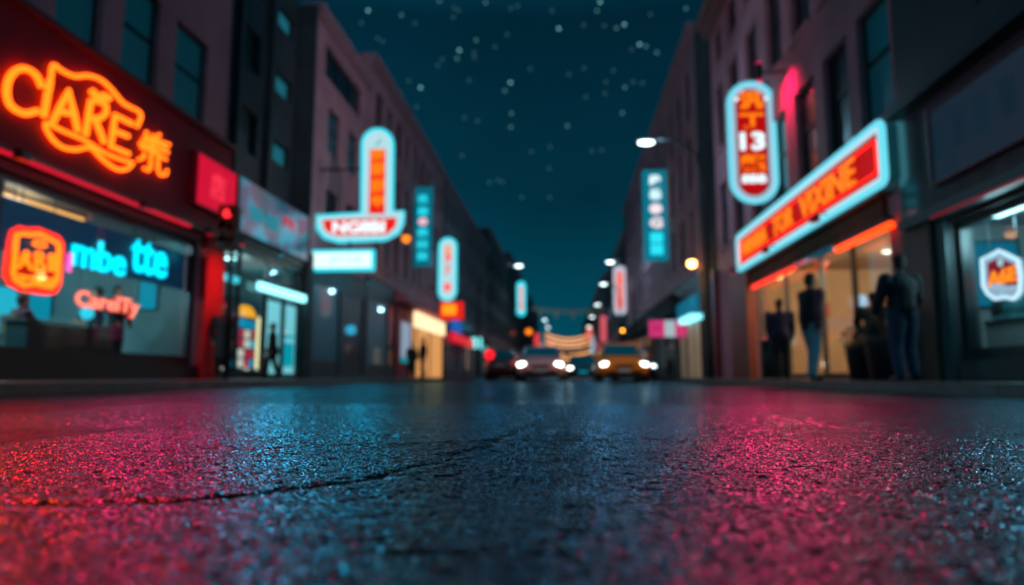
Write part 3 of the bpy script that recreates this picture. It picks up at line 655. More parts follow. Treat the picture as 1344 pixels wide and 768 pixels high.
room(Hh, XR, 1, 11.7, 21.2, ZS + .01, 3.4, 4.4, mat('peach_wall', (.62, .42, .26), .75, var=.12, vscale=.8), mat('peach_ceiling', (.5, .33, .24), .7), mat('brown_floor', (.15, .1, .07), .4))
shopfront(Hh, XR, 1, 12.1, 20.6, ZS, 2.92, (14.0, 15.72, 18.2), mat('bronze_frame', (.05, .045, .04), .35), .09)
XF = XR - .12
t = thing('led_tube', (XF, 12.7, 2.72), 'bright orange red light tube over the near half of the right shop opening', 'light tube'); strip(t, (XF, 11.75, 2.73), (XF, 14.05, 2.73), .065, neon('orange_red_led', (1, .055, .006), 2.6), 'tube', 10); b = MB(); b.box(XF + .02, XR + .12, 11.9, 13.9, 2.8, 2.915); b.build('bracket', blackm, t)
t = thing('led_tube', (XF, 18.3, 2.76), 'red light tube over the far half of the right shop opening', 'light tube'); strip(t, (XF, 16.7, 2.77), (XF, 20.3, 2.77), .065, neon('red_led', (1, .03, .01), 1.9), 'tube', 10); b = MB(); b.box(XF + .02, XR + .12, 16.9, 20.1, 2.84, 2.915); b.build('bracket', blackm, t)
t = thing('led_tube', (XF, 15.3, 2.76), 'unlit bluish glass tube between the two red light tubes', 'light tube'); strip(t, (XF, 14.3, 2.8), (XF, 16.5, 2.8), .07, mat('blue_glass_tube', (.04, .2, .28), .15, coat=1., emit=(0, .07, .11), es=.6), 'tube', 10); b = MB(); b.box(XF + .02, XR + .12, 14.5, 16.3, 2.872, 2.915); b.build('bracket', blackm, t)  # bluish pane shaped as a tube, with a faint glow put in
for (pxx, pyy, d, r, cc, es, pw, lab) in ((1165, 330, .9, .10, (1, .82, .6), 4, 70, 'round cream downlight nearest the right shop entrance'), (1026, 362, .3, .14, (1, .62, .22), 12, 60, 'bright amber downlight at the far end of the right shop'), (1080, 346, .25, .12, (1, .09, .02), 3, 15, 'orange red round lamp near the middle of the right shop'), (1048, 372, 1.6, .08, (1, .8, .5), 4, 90, 'small warm downlight deep in the right shop')):
    d_ = ray(pxx, pyy); X_ = XR + d; pt = onx(pxx, pyy, X_)
    if pt.z > 3.35: pt = CAMH * Vector((0, 0, 1)) + d_ * ((3.34 - CAMH) / d_.z)
    tt = lamp_disc('downlight', (pt.x, pt.y, pt.z), r, cc, es, pw, lab, 'downlight')
    if pt.z < 3.3: b = MB(); b.tube([(pt.x, pt.y, pt.z + .05), (pt.x, pt.y, 3.39)], .015, 6); b.build('stem', blackm, tt)
for yy in (13.4, 17.2): lamp_disc('downlight', (XR + 3.2, yy, 3.34), .13, (1, .74, .46), 4, 220, 'warm ceiling downlight over the %s part of the peach back wall' % ('near' if yy < 15 else 'far'), 'downlight')
# furniture and fittings of the right shop
def blockset(nm, lab, cat, parts, loc):
    t = thing(nm, loc, lab, cat)
    for pn, bx_, mm in parts: 
        b = MB()
        for q in bx_: b.box(*q)
        b.build(pn, mm, t)
    return t
wood = mat('brown_wood', (.25, .11, .05), .5, var=.3, vscale=5)
blockset('counter', 'brown wooden counter with teal display in the middle of the right shop', 'counter', [('cabinet', [(7.3, 8.1, 15.6, 18.2, ZS + .03, 1.0)], wood), ('worktop', [(7.22, 8.16, 15.5, 18.3, 1.002, 1.05)], framem), ('display_case', [(7.4, 7.9, 15.7, 16.9, 1.052, 1.5)], mat('teal_case', (.03, .18, .2), .2, emit=(0, .12, .14), es=.4))], (7.7, 17, ZS))
def poster_at(px0, px1, py0, py1, Y, m, lab, nm='poster'):
    a = ony(px0, py1, Y); c = ony(px1, py0, Y); t = thing(nm, a, lab, nm.replace('_', ' '))
    b = MB(); b.box(a.x, c.x, Y - .03, Y - .022, a.z, c.z); b.build('sheet', m, t); b = MB(); b.box(a.x - .03, c.x + .03, Y - .02, Y - .003, a.z - .03, c.z + .03); b.build('frame', framem, t); return t
poster_at(1077, 1086, 398, 415, 21.18, mat('red_poster', (.75, .01, .03), .5, emit=(.8, .01, .03), es=.3), 'small bright red poster on the far end wall of the right shop')
# litter bin and planter
def bin_(x, y, lab):
    t = thing('litter_bin', (x, y, ZS), lab, 'litter bin')
    b = MB(); b.lathe([(.24, .02), (.26, .05), (.29, .82), (.27, .84)], (x, y, ZS), 24); b.build('body', mat('dark_green_metal', (.01, .025, .025), .4, metal=.4), t)
    b = MB(); b.lathe([(.31, .845), (.31, .9), (.2, .97), (.03, .99)], (x, y, ZS), 24); b.build('lid', blackm, t)
bin_(4.95, 16.9, 'dark round litter bin beside the rust red pillar')
def planter(x, y, lab, r=.34, h=.75, ph=1.0, leaves=420):
    t = thing('planter', (x, y, ZS), lab, 'planter')
    b = MB(); b.lathe([(r * .8, 0), (r, h * .9), (r * 1.08, h), (r * .9, h), (r * .85, h - .06)], (x, y, ZS), 24); b.build('pot', mat('charcoal_pot', (.018, .02, .022), .5), t)
    b = MB()
    for i in range(leaves):
        a = random.random() * 2 * PI; rr = r * 1.15 * math.sqrt(random.random()); z = ZS + h + random.random() ** .8 * ph * (1 - .35 * (rr / r / 1.15)); q = Vector((x + rr * math.cos(a), y + rr * math.sin(a), z))
        d = Vector((random.uniform(-1, 1), random.uniform(-1, 1), random.uniform(-.3, 1))).normalized(); s_ = d.orthogonal().normalized(); L = random.uniform(.06, .11)
        b.add([q, q + d * L * .5 + s_ * L * .28, q + d * L, q + d * L * .5 - s_ * L * .28], [(0, 1, 2, 3)])
    b.build('foliage', mat('dark_leaves', (.015, .045, .02), .5, var=.4, vscale=8), t)
    b = MB()
    for i in range(7): a = i * .9; b.tube([(x, y, ZS + h - .1), (x + .1 * math.cos(a), y + .1 * math.sin(a), ZS + h + ph * .45), (x + .22 * math.cos(a), y + .22 * math.sin(a), ZS + h + ph * .8)], .012, 5)
    b.build('stem', wood, t)
planter(5.08, 11.35, 'dark leafy shrub in a black round pot outside the right shop', .30, .70, .62)
planter(5.2, 12.55, 'second dark leafy shrub in a pot further along the right shop front', .26, .6, .42, 300)

# the big red sign with cyan border
Xs = XR - .32
sR = thing('sign_board', (Xs, 17, 3.5), 'large slanting red sign with orange lettering and cyan neon border', 'sign')
a_, c_ = 11.35, 20.95
zlo, zhi = 3.36, 4.40
fr = frame((Xs, c_, zlo), (0, -1, 0), (-1, 0, 0)); Wd, Hd = c_ - a_, zhi - zlo
b = MB(); b.prism(fr, rrect(Wd, Hd, .14, Wd / 2, Hd / 2), -.3, 0); b.build('case', mat('sign_case', (.05, .1, .12), .4, emit=(.03, .25, .32), es=.12), sR)
b = MB(); b.prism(fr, rrect(Wd - .34, Hd - .30, .04, Wd / 2, Hd / 2), .002, .02); b.build('face', mat('red_sign_face', (.06, .002, .002), .6, spec=.05, emit=(.62, .004, .006), es=.75), sR)
cyant = neon('cyan_border_tube', (.16, .78, .95), 1.0); whitet = neon('white_border_tube', (.7, .9, 1.0), .85)
b = MB(); b.tube([fr(a, c, .03) for a, c in rrect(Wd, Hd, .14, Wd / 2, Hd / 2)], .06, 10, closed=True); b.build('outer_tube', cyant, sR)
b = MB(); b.tube([fr(a, c, .04) for a, c in rrect(Wd - .2, Hd - .18, .09, Wd / 2, Hd / 2)], .035, 10, closed=True); b.build('inner_tube', whitet, sR)
b = MB(); b.tube([fr(a, c, .03) for a, c in rrect(Wd - .56, Hd - .5, .03, Wd / 2, Hd / 2)], .012, 6, closed=True); b.build('red_line', redglow, sR)
orange_face = neon('orange_letter_face', (1, .2, .006), 1.2)
text('WINMA', fr, 2.5, .44, .6, .30, .05, orange_face, 'lettering', sR, .004, .04)
text('TOR', fr, 1.5, .46, 3.65, .29, .05, orange_face, 'lettering', sR, .004, .04)
text('VIXINE', fr, 2.9, .5, 5.65, .27, .05, orange_face, 'lettering', sR, .004, .04)
b = MB()
for y in (12.5, 14.5, 17.5, 20): b.box(Xs + .28, XR - .002, y, y + .08, 3.7, 4.2)
b.build('bracket', blackm, sR)

# tall capsule sign "13"
def hang_sign(name, label, Y, px0, px1, py0, py1, r=.2, cat='sign', anchor=None):
    a = ony(px0, py1, Y); c = ony(px1, py0, Y)
    t = thing(name, ((a.x + c.x) / 2, Y, a.z), label, cat); W, H = c.x - a.x, c.z - a.z
    fr = frame((a.x, Y, a.z), (1, 0, 0), (0, -1, 0)); return t, fr, W, H
def bracket(t, fr, W, H, toright, gap, zs=(.2, .85)):
    b = MB()
    for k in zs:
        z = H * k
        b.tube([fr(W * .5, z, -.12), fr(W * .5 + (W * .5 + gap) * (1 if toright else -1), z, -.12)], .035, 8)
    b.build('bracket', blackm, t)
s13, fr, W, H_ = hang_sign('neon_sign', 'tall capsule sign with orange characters and number thirteen above the right shop', 18.2, 961, 1013, 109, 266)
P = rrect(W, H_, W / 2, W / 2, H_ / 2, 10)
b = MB(); b.prism(fr, P, -.22, 0); b.build('case', mat('sign_case', (.05, .1, .12), .4), s13)
b = MB(); b.prism(fr, rrect(W * .62, H_ - W * .34, W * .3, W / 2, H_ / 2, 8), .002, .02); b.build('face', mat('red_sign_face'), s13)
b = MB(); b.tube([fr(a, c, .03) for a, c in P], .06, 10, closed=True); b.build('outer_tube', cyant, s13)
b = MB(); b.tube([fr(a, c, .03) for a, c in rrect(W * .80, H_ - W * .18, W * .4, W / 2, H_ / 2, 10)], .055, 10, closed=True); b.build('inner_tube', neon('pale_inner_tube', (.55, .72, .9), .75), s13)
white_n = neon('white_neon_face', (.75, .95, 1.0), 1.25)
def chars(seq, t, fr, x0, w_, spec, bold=.03):
    for (ch, z0, h_, m) in spec: text(ch, fr, w_, h_, x0, z0, .03, m, 'character', t, bold, .04)
chars(None, s13, fr, W * .22, W * .56, [('汎', H_ * .775, H_ * .155, orange_face), ('丁', H_ * .61, H_ * .13, orange_face), ('13', H_ * .43, H_ * .15, white_n), ('龍', H_ * .245, H_ * .15, orange_face), ('8BB', H_ * .155, H_ * .07, white_n)], .035)
b = MB(); b.ell(fr(W * .17, H_ * .86, .07), .055); b.ell(fr(W * .83, H_ * .86, .07), .055); b.build('corner_lamp', white_n, s13)
bracket(s13, fr, W, H_, True, .12)

# magenta wall washer on right facade
wwp = onx(1037, 98, XR - .1)
ww = thing('wall_washer', (XR - .15, 16.75, 7.6), 'magenta wall light glowing on the rose facade between upper windows', 'wall light')
b = MB(); b.lathe([(.06, -.22), (.08, -.2), (.08, .2), (.06, .22)], (XR - .7, 16.78, 7.75), 14); b.box(XR - .7, XR - .002, 16.76, 16.80, 7.72, 7.76); b.build('body', blackm, ww)
b = MB(); b.lathe([(.07, .221), (.07, .25)], (XR - .7, 16.78, 7.75), 14); b.build('upper_lens', neon('magenta_lens', (1, .01, .16), 1.), ww)
b = MB(); b.lathe([(.07, -.25), (.07, -.221)], (XR - .7, 16.78, 7.75), 14); b.build('lower_lens', neon('magenta_lens', (1, .01, .16), 1.), ww)
for sgn in (1, -1):
    l = bpy.data.lights.new('wash_lamp', 'SPOT'); l.energy = 330; l.color = (1, .01, .14); l.spot_size = math.radians(120); l.spot_blend = 1; l.shadow_soft_size = .08
    o = bpy.data.objects.new('wash_lamp', l); C.objects.link(o); o.parent = ww; o.location = (-.55, .03, .1 * sgn); o.rotation_euler = (0, math.radians(-90 - 28 * sgn), 0)

# nearest right building
G = thing('street_building', (XR, 2, 0), 'dark clad building with glossy fascia at the right edge', 'building')
shopG = (3.2, 10.3, .42, 2.42)
shell(G, XR, 1, 2, 11.45, 12.5, [shopG, (3, 5.6, 5.2, 7.4), (6.6, 9.2, 5.2, 7.4)], slate, 8.)
for a, c in ((3, 5.6), (6.6, 9.2)): window(G, XR, 1, a, c, 5.2, 7.4, panedark, True, 1)
b = MB(); b.box(XR - .2, XR - .002, 1.95, 11.2, 2.66, 4.35); b.build('fascia', mat('gloss_black_fascia', (.014, .018, .026), .25, coat=.6), G)
b = MB(); b.box(XR - .34, XR - .002, 1.95, 11.3, 4.353, 4.55); b.box(XR - .26, XR - .002, 1.95, 11.25, 2.5, 2.657); b.build('ledge', mat('dark_trim', (.03, .05, .06), .4), G)
b = MB(); b.box(XR - .12, XR + .3, 10.62, 11.44, ZS, 2.497); b.build('pillar', mat('brown_pillar', (.13, .085, .07), .6, var=.3), G)
b = MB(); b.box(XR - .04, XR + .3, 10.32, 10.6, ZS, 2.495); b.build('door_jamb', mat('teal_jamb', (.02, .09, .11), .4), G)
strip(G, (XR - .27, 2, 2.49), (XR - .27, 10.2, 2.49), .022, neon('dim_red_line', (.8, .01, .05), .18), 'light_tube')
fr = frame((XR - .203, 10.15, 2.95), (0, -1, 0), (-1, 0, 0))
gp = thing('poster_case', (XR - .21, 8, 2.95), 'dark glossy framed panel on the black fascia at the right edge', 'sign panel')
b = MB(); b.prism(fr, rrect(6.2, 1.12, .03, 3.1, .56), 0, .03); b.build('panel', mat('glossy_panel', (.01, .03, .045), .12, coat=1, var=.6, vscale=.8, emit=(.006, .02, .035), es=.8), gp)
b = MB(); b.tube([fr(a, c, .04) for a, c in rrect(6.2, 1.12, .03, 3.1, .56)], .03, 6, closed=True); b.build('frame', mat('dull_red_frame', (.2, .03, .05), .4), gp)
room(G, XR, 1, 2.6, 11.2, .42, 2.58, 3.8, mat('teal_grey_wall', (.22, .27, .28), .7, var=.3), mat('teal_grey_ceiling', (.2, .24, .25), .6), mat('shop_floor_tile', (.12, .11, .1), .35))
shopfront(G, XR, 1, 3.2, 10.3, .42, 2.42, (5.2,), mat('teal_black_frame', (.012, .03, .035), .35), .11)
linear('fluorescent_lamp', at_z(1300, 281, 2.5), at_z(1360, 252, 2.5), .16, .05, neon('fluorescent', (.75, 1, 1), 5), 'white fluorescent lamp on the ceiling of the far right shop', 90, (.55, .95, 1), cat='ceiling lamp')
# badge sign of the right window
Z9 = lambda pts: [(1270 + a / 7.676, 310 + c / 7.676) for a, c in pts]
Xq = XR + .42
rb = thing('neon_sign', onx(1316, 362, Xq), 'white outlined badge sign with orange letters in the far right window', 'neon sign')
fq = frame((Xq, 0, 0), (0, 1, 0), (-1, 0, 0))
o1 = Z9([(155, 230), (240, 195), (330, 145), (420, 190), (520, 240), (550, 400), (540, 560), (480, 635), (385, 615), (290, 635), (215, 580), (170, 500)])
b = MB(); b.prism(fq, toyz(o1, Xq), -.05, 0); b.build('panel', neon('white_badge_face', (.5, .75, .9), .75), rb)
b = MB(); b.tube([fq(a, c, .02) for a, c in toyz(o1, Xq)], .022, 8, closed=True); b.build('border_tube', neon('ice_tube', (.7, .9, 1), 1.3), rb)
b = MB(); b.prism(fq, toyz(Z9([(205, 270), (330, 215), (485, 290), (512, 490), (410, 500), (310, 470), (215, 485)]), Xq), .002, .012); b.build('red_field', neon('purple_red_field', (.45, .01, .04), .6), rb)
a = onx(*Z9([(225, 470)])[0], Xq); c = onx(*Z9([(510, 320)])[0], Xq); m1 = onx(*Z9([(365, 480)])[0], Xq); m2 = onx(*Z9([(365, 325)])[0], Xq)
text('A6E', frame((Xq, a.y, m1.z), (0, -1, 0), (-1, 0, 0)), abs(c.y - a.y), m2.z - m1.z, 0, 0, .02, neon('orange_badge_letters', (1, .2, .01), 1.7), 'lettering', rb, .04, .015)
q = onx(*Z9([(348, 265)])[0], Xq); b = MB(); b.lathe([(.055, -.03), (.055, -.02)], (Xq, q.y, q.z), 16, 'x'); b.build('emblem', neon('pale_emblem', (.5, .85, .9), .9), rb)
b = MB()
for st in ([(240, 540), (290, 570), (340, 550)], [(400, 550), (460, 575), (510, 545)]): b.tube([fq(a, c, .025) for a, c in toyz(Z9(st), Xq)], .008, 6)
b.build('swirl', neon('pink_swirl', (.7, .2, .25), .7), rb)
b = MB()
for yy in (onx(1298, 340, Xq).y, onx(1334, 340, Xq).y): b.tube([(Xq + .02, yy, onx(1316, 334, Xq).z - .02), (Xq + .02, yy, 2.57)], .007, 6)
b.build('hanger', steelm, rb)
poster_at(1284, 1334, 318, 402, 11.18, neon('blue_screen', (0, .26, .42), .5), 'plain blue screen on the wall behind the white badge sign', 'wall_screen')
# food counter scales / slicer
sc_ = onx(1316, 455, XR + 1.3)
ct = thing('counter', (XR + 1.3, sc_.y, .43), 'pale counter with glass front in the far right shop', 'counter')
b = MB(); b.box(XR + .95, XR + 1.7, sc_.y - 1.4, sc_.y + .35, .43, 1.0); b.build('cabinet', mat('pale_cabinet', (.3, .34, .33), .4, var=.2), ct)
b = MB(); b.box(XR + .92, XR + 1.74, sc_.y - 1.44, sc_.y + .38, 1.002, 1.05); b.build('worktop', steelm, ct)
ms = thing('slicing_machine', (XR + 1.3, sc_.y - .1, 1.05), 'teal round bodied slicing machine on the far right counter', 'machine')
b = MB(); b.ell((XR + 1.25, sc_.y - .35, 1.32), (.22, .32, .22), 20, 12); b.box(XR + 1.05, XR + 1.45, sc_.y - .65, sc_.y - .05, 1.053, 1.14); b.build('body', mat('teal_enamel', (.06, .25, .27), .3, coat=.5), ms)
b = MB(); b.lathe([(.03, .0), (.19, .01), (.19, .03), (.05, .05)], (XR + 1.02, sc_.y - .3, 1.33), 24, 'x'); b.build('blade', steelm, ms)
sc2 = thing('till_screen', (XR + 1.2, sc_.y + .15, 1.05), 'dark tilted till screen beside the slicing machine', 'till')
b = MB(); b.add([(XR + 1.0, sc_.y - .05, 1.35), (XR + 1.0, sc_.y + .33, 1.3), (XR + 1.2, sc_.y + .33, 1.58), (XR + 1.2, sc_.y - .05, 1.63), (XR + 1.03, sc_.y - .05, 1.33), (XR + 1.03, sc_.y + .33, 1.28), (XR + 1.23, sc_.y + .33, 1.56), (XR + 1.23, sc_.y - .05, 1.61)], [(0, 1, 2, 3), (7, 6, 5, 4), (0, 4, 5, 1), (1, 5, 6, 2), (2, 6, 7, 3), (3, 7, 4, 0)]); b.build('screen', panedark, sc2)
b = MB(); b.tube([(XR + 1.16, sc_.y + .12, 1.053), (XR + 1.13, sc_.y + .12, 1.42)], .03, 8); b.lathe([(.1, 0), (.1, .02)], (XR + 1.16, sc_.y + .12, 1.052), 16); b.build('stand', steelm, sc2)

# second right building, behind the alley
I = house('grey mauve block with rows of narrow windows beyond the alley', XR, 1, 28.3, 62.3, 15.2, 13, ((5.4, 7.5), (8.3, 10.8), (11.4, 13.9)), mauve, 1.25, lit=.02, dark=.7, ground=None)
b = MB(); b.box(XR - .0, XR + 9, 28.22, 28.295, ZS, 15.2); b.build('dark_side_sheet', slate, I)  # dark sheet over the near side wall, shade put into the colour
b = MB(); b.box(XR - .55, XR - .002, 33.2, 61, 3.9, 4.1); b.box(XR - .5, XR - .1, 33.2, 61, 3.2, 3.898); b.build('awning', mat('black_awning', (.008, .01, .012), .8), I)
house('dark brick block with low cornice beyond the grey mauve one', XR, 1, 62.35, 96, 13.3, 12, ((5.2, 7.4), (8.6, 10.8)), darkwall, 1.4, lit=.08, sills=False)
house('dim grey block beside the pink vertical signs on the right', XR, 1, 96.05, 140, 14.4, 12, ((5.2, 7.4), (8.6, 10.8)), greywall, 1.6, lit=.1, sills=False)
house('last dark block on the right before the street end', XR - .6, 1, 140.05, 200, 13.5, 12, ((5.2, 7.4), (8.6, 10.8)), darkwall, 1.8, lit=.12, sills=False)
EB = thing('street_building', (0, 215, 0), 'low building with glowing pink shop fronts closing the street', 'building')
b = MB(); b.box(-26, 24, 215, 226, -.1, 8.5); b.build('wall', darkwall, EB)
for k in range(7):
    x = -12 + k * 3.6; b = MB(); b.box(x, x + 2.9, 214.9, 214.98, .6, 4.2 + (k % 3)); b.build('shop_window', neon('far_glow_%d' % (k % 3), [(.5, .16, .12), (.45, .1, .14), (.1, .3, .36)][k % 3], .7), EB)

# alley between the right buildings: dark wall with a red column
al = thing('alley_wall', (6.2, 25.3, 0), 'dark recessed wall closing the alley on the right', 'wall')
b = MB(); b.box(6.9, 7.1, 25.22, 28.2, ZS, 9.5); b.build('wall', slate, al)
b = MB(); b.box(6.84, 6.898, 25.6, 27.9, ZS, 2.6); b.build('door', mat('teal_grey_door', (.05, .12, .14), .4), al)
rc = thing('red_column', (5.45, 25.4, ZS), 'dark red painted column at the mouth of the alley', 'column')
b = MB(); b.box(5.42, 5.86, 25.25, 25.75, ZS + .004, 3.9); b.build('shaft', mat('deep_red_column', (.22, .012, .03), .45, var=.3), rc); b = MB(); b.box(5.36, 5.92, 25.22, 25.8, 3.902, 4.05); b.build('capital', slate, rc)
# small shop with cyan canopy light and beige front at foot of the grey mauve block
ks = thing('shop_kiosk', (XR, 29, ZS), 'small beige lit shop front with a blue fascia beside the alley', 'shop front')
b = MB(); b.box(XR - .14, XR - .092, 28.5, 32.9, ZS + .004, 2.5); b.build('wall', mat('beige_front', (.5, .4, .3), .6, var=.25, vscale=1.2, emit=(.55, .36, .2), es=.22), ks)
for y in (29.6, 31.0, 32.2): b = MB(); b.box(XR - .17, XR - .142, y - .03, y + .03, ZS + .004, 2.5); b.build('mullion', framem, ks)
b = MB(); b.box(XR - .28, XR - .003, 28.4, 33.0, 2.75, 3.55); b.build('fascia', neon('blue_fascia', (.0, .13, .22), .9), ks)
b = MB(); b.box(XR - .5, XR - .003, 28.35, 33.05, 2.51, 2.742); b.build('canopy_light', neon('cyan_canopy', (.25, .9, 1), 1.8), ks)

# pink billboard
t, fr, W, H_ = hang_sign('billboard', 'pink and white rectangular billboard above the figure in grey', 31.2, 851, 902, 419, 444)
b = MB(); b.prism(fr, rrect(W, H_, .04, W / 2, H_ / 2), -.12, 0); b.build('case', steelm, t)
for x0, x1, cc in ((.02, .42, (.75, .04, .22)), (.42, .68, (.45, .62, .68)), (.68, .98, (.72, .05, .2))):
    b = MB(); b.box(*[v for v in (0,)] * 0) if False else b.prism(fr, [(W * x0, H_ * .06), (W * x1, H_ * .06), (W * x1, H_ * .94), (W * x0, H_ * .94)], .002, .012); b.build('picture_panel', neon('pink_panel_%d' % int(x0 * 100), cc, .8), t)
text('FE', fr, W * .2, H_ * .3, W * .12, H_ * .35, .014, neon('dark_pink_text', (.5, .01, .1), .7), 'lettering', t, .01, .01)
bracket(t, fr, W, H_, True, .1)
b = MB(); b.tube([(5.45, 31.3, ZS), (5.45, 31.3, fr(0, H_, 0).z)], .05, 8); b.build('post', blackm, t)

# ------------------------------------------------------------------ hanging signs down the street
cyan_out = neon('cyan_outline', (.02, .75, .9), 1.15); pale = neon('pale_cyan_face', (.55, .88, .95), .85); redf = neon('red_lit_face', (.9, .015, .006), .95)
TY = 22.6
def P2(pts, Y): return [ony(a, c, Y) for a, c in pts]
ts = thing('neon_sign', ony(472, 318, TY), 'T shaped neon sign with cyan outline and orange characters over a red base', 'neon sign')
frz = frame((0, TY, 0), (1, 0, 0), (0, -1, 0)); xz = lambda pts: [(v.x, v.z) for v in P2(pts, TY)]
arc = [(496 + 20 * math.cos(a), 190 - 20 * math.sin(a)) for a in np.linspace(PI, 0, 11)]
outl = [(416, 284)] + [(475, 280)] + arc + [(515, 278), (530, 278), (529, 292), (522, 306), (505, 315), (445, 318), (426, 312), (417, 300)]
b = MB(); b.prism(frz, xz(outl)[::-1], -.2, 0); b.build('case', pale, ts)
b = MB(); b.tube([frz(a, c, .03) for a, c in xz(outl)], .055, 8, closed=True); b.build('outline_tube', cyan_out, ts)
b = MB(); b.prism(frz, xz([(486, 196), (506, 196), (505, 281), (484, 281)])[::-1], .002, .02); b.build('red_field', redf, ts)
b = MB(); b.prism(frz, xz([(424, 289), (521, 286), (519, 298), (508, 308), (438, 309), (427, 302)])[::-1], .022, .04); b.build('red_base', redf, ts)
for ch, y0, y1 in (('圓', 211, 197), ('園', 232, 214), ('圖', 254, 236), ('甲', 272, 258)):
    a = ony(488, y0, TY); c = ony(504, y1, TY); text(ch, frz, c.x - a.x, c.z - a.z, a.x, a.z, .022, orange_face, 'character', ts, .05, .03)
a = ony(437, 307, TY); c = ony(506, 290, TY); text('NG8BI', frz, c.x - a.x, c.z - a.z, a.x, a.z, .05, white_n, 'lettering', ts, .04, .03)
a = ony(492, 192, TY); c = ony(501, 182, TY); text('ノ', frz, c.x - a.x, c.z - a.z, a.x, a.z, .012, neon('teal_mark', (.0, .4, .5), .8), 'mark', ts, .02, .02)
b = MB()
for z in (ony(480, 300, TY).z,): b.tube([(XL + .0, TY + .15, z), (-6.2, TY + .15, z)], .05, 8)
b.tube([(XL, TY + .15, ony(480, 220, TY).z), (ony(490, 220, TY).x, TY + .15, ony(480, 220, TY).z)], .04, 8); b.build('bracket', blackm, ts)
t, fr, W, H_ = hang_sign('light_box', 'plain white and cyan light box below the T shaped sign', 22.3, 407, 491, 327, 356)
b = MB(); b.prism(fr, rrect(W, H_, .03, W / 2, H_ / 2), -.18, 0); b.build('case', cyan_out, t)
b = MB(); b.prism(fr, rrect(W * .92, H_ * .72, .03, W / 2, H_ / 2), .002, .02); b.build('face', neon('white_box_face', (.72, .95, .95), 1.25), t)
text('JD LE', fr, W * .5, H_ * .34, W * .3, H_ * .32, .022, neon('faint_green_text', (.3, .68, .66), .9), 'lettering', t, .0, .01)
b = MB(); b.tube([fr(W * .2, H_ * .5, -.1), (XL - .0, 22.5, fr(0, H_ * .5, 0).z)], .04, 8); b.tube([fr(W * .6, H_, -.1), (fr(W * .6, 0, 0).x, 22.4, ony(480, 316, 22.4).z)], .03, 8); b.build('bracket', blackm, t)
t, fr, W, H_ = hang_sign('hanging_sign', 'tall blue vertical sign with glowing characters on the left row', 38, 543, 567, 246, 349)
bluebox = neon('blue_box_face', (.0, .16, .24), .9); brightc = neon('bright_cyan_char', (.02, .62, .75), 1.3); pinkc = neon('pink_white_char', (.9, .55, .65), 1.)
b = MB(); b.prism(fr, rrect(W, H_, .04, W / 2, H_ / 2), -.2, 0); b.build('case', bluebox, t)
for ch, k, m in (('巴', .80, brightc), ('回', .64, brightc), ('●', .51, pinkc), ('四', .37, brightc), ('日', .22, brightc), ('田', .07, brightc)): text(ch, fr, W * .55, H_ * .10, W * .22, H_ * k, .012, m, 'character', t, .05, .02)
bracket(t, fr, W, H_, False, .4)
t, fr, W, H_ = hang_sign('neon_sign', 'narrow capsule sign with cyan outline above the red box sign', 42, 576, 599, 313, 394)
b = MB(); b.prism(fr, rrect(W, H_, W / 2, W / 2, H_ / 2), -.2, 0); b.build('case', pale, t)
b = MB(); b.tube([fr(a, c, .03) for a, c in rrect(W, H_, W / 2, W / 2, H_ / 2)], .075, 8, closed=True); b.build('outline_tube', cyan_out, t)
for ch, k, h_, m in (('S', .76, .12, orange_face), ('3', .63, .12, neon('red_char', (1, .03, .01), 1.2)), ('太', .40, .2, neon('coral_char', (1, .2, .2), .9)), ('回', .14, .13, neon('red_char', (1, .03, .01), 1.2))): text(ch, fr, W * .42, H_ * h_, W * .29, H_ * k, .012, m, 'character', t, .05, .02)
bracket(t, fr, W, H_, False, .75)
t, fr, W, H_ = hang_sign('light_box', 'red box sign with an orange centre below the narrow capsule sign', 41.2, 577, 607, 396, 419)
b = MB(); b.prism(fr, rrect(W, H_, .05, W / 2, H_ / 2), -.4, 0); b.build('case', redf, t); b = MB(); b.prism(fr, rrect(W * .62, H_ * .6, .1, W * .42, H_ * .55), .002, .02); b.build('face', neon('amber_face', (1, .3, .01), 1.3), t)
bracket(t, fr, W, H_, False, .8, (.5,))
t, fr, W, H_ = hang_sign('neon_sign', 'tiny cyan outlined vertical sign far down the left row', 100, 678, 690, 369, 415)
b = MB(); b.prism(fr, rrect(W, H_, W / 2.2, W / 2, H_ / 2), -.2, 0); b.build('case', cyan_out, t); b = MB(); b.prism(fr, rrect(W * .5, H_ * .75, .1, W / 2, H_ / 2), .002, .04); b.build('face', neon('coral_white_face', (.9, .45, .45), .9), t)
bracket(t, fr, W, H_, False, 1.)
t, fr, W, H_ = hang_sign('hanging_sign', 'blue vertical sign with round characters on the right row', 37, 846, 875, 223, 342)
b = MB(); b.prism(fr, rrect(W, H_, .05, W / 2, H_ / 2), -.2, 0); b.build('case', neon('blue_box_face_b', (.0, .19, .28), .95), t)
pw = neon('pinkish_white_char', (.85, .72, .78), 1.15)
for ch, k, m in (('段', .83, white_n), ('器', .67, neon('icy_char', (.6, .85, .9), 1.2)), ('●', .51, pw), ('G', .355, pw), ('■', .19, brightc), ('■', .06, brightc)): text(ch, fr, W * .52, H_ * .115, W * .25, H_ * k, .012, m, 'character', t, .06, .02)
bracket(t, fr, W, H_, True, .25)
t, fr, W, H_ = hang_sign('hanging_sign', 'pale and coral vertical sign beyond the blue one on the right', 61, 806, 821, 349, 413)
b = MB(); b.prism(fr, rrect(W, H_, .4, W / 2, H_ / 2), -.2, 0); b.build('case', neon('pale_lilac', (.55, .6, .75), .95), t); b = MB(); b.prism(fr, rrect(W * .62, H_ * .8, .1, W / 2, H_ / 2), .002, .02); b.build('face', neon('coral_face', (.95, .3, .26), .9), t)
for i, ch in enumerate('丘人店'): text(ch, fr, W * .36, H_ * .14, W * .32, H_ * (.64 - .22 * i), .022, neon('red_char', (1, .03, .01), 1.2), 'character', t, .03, .02)
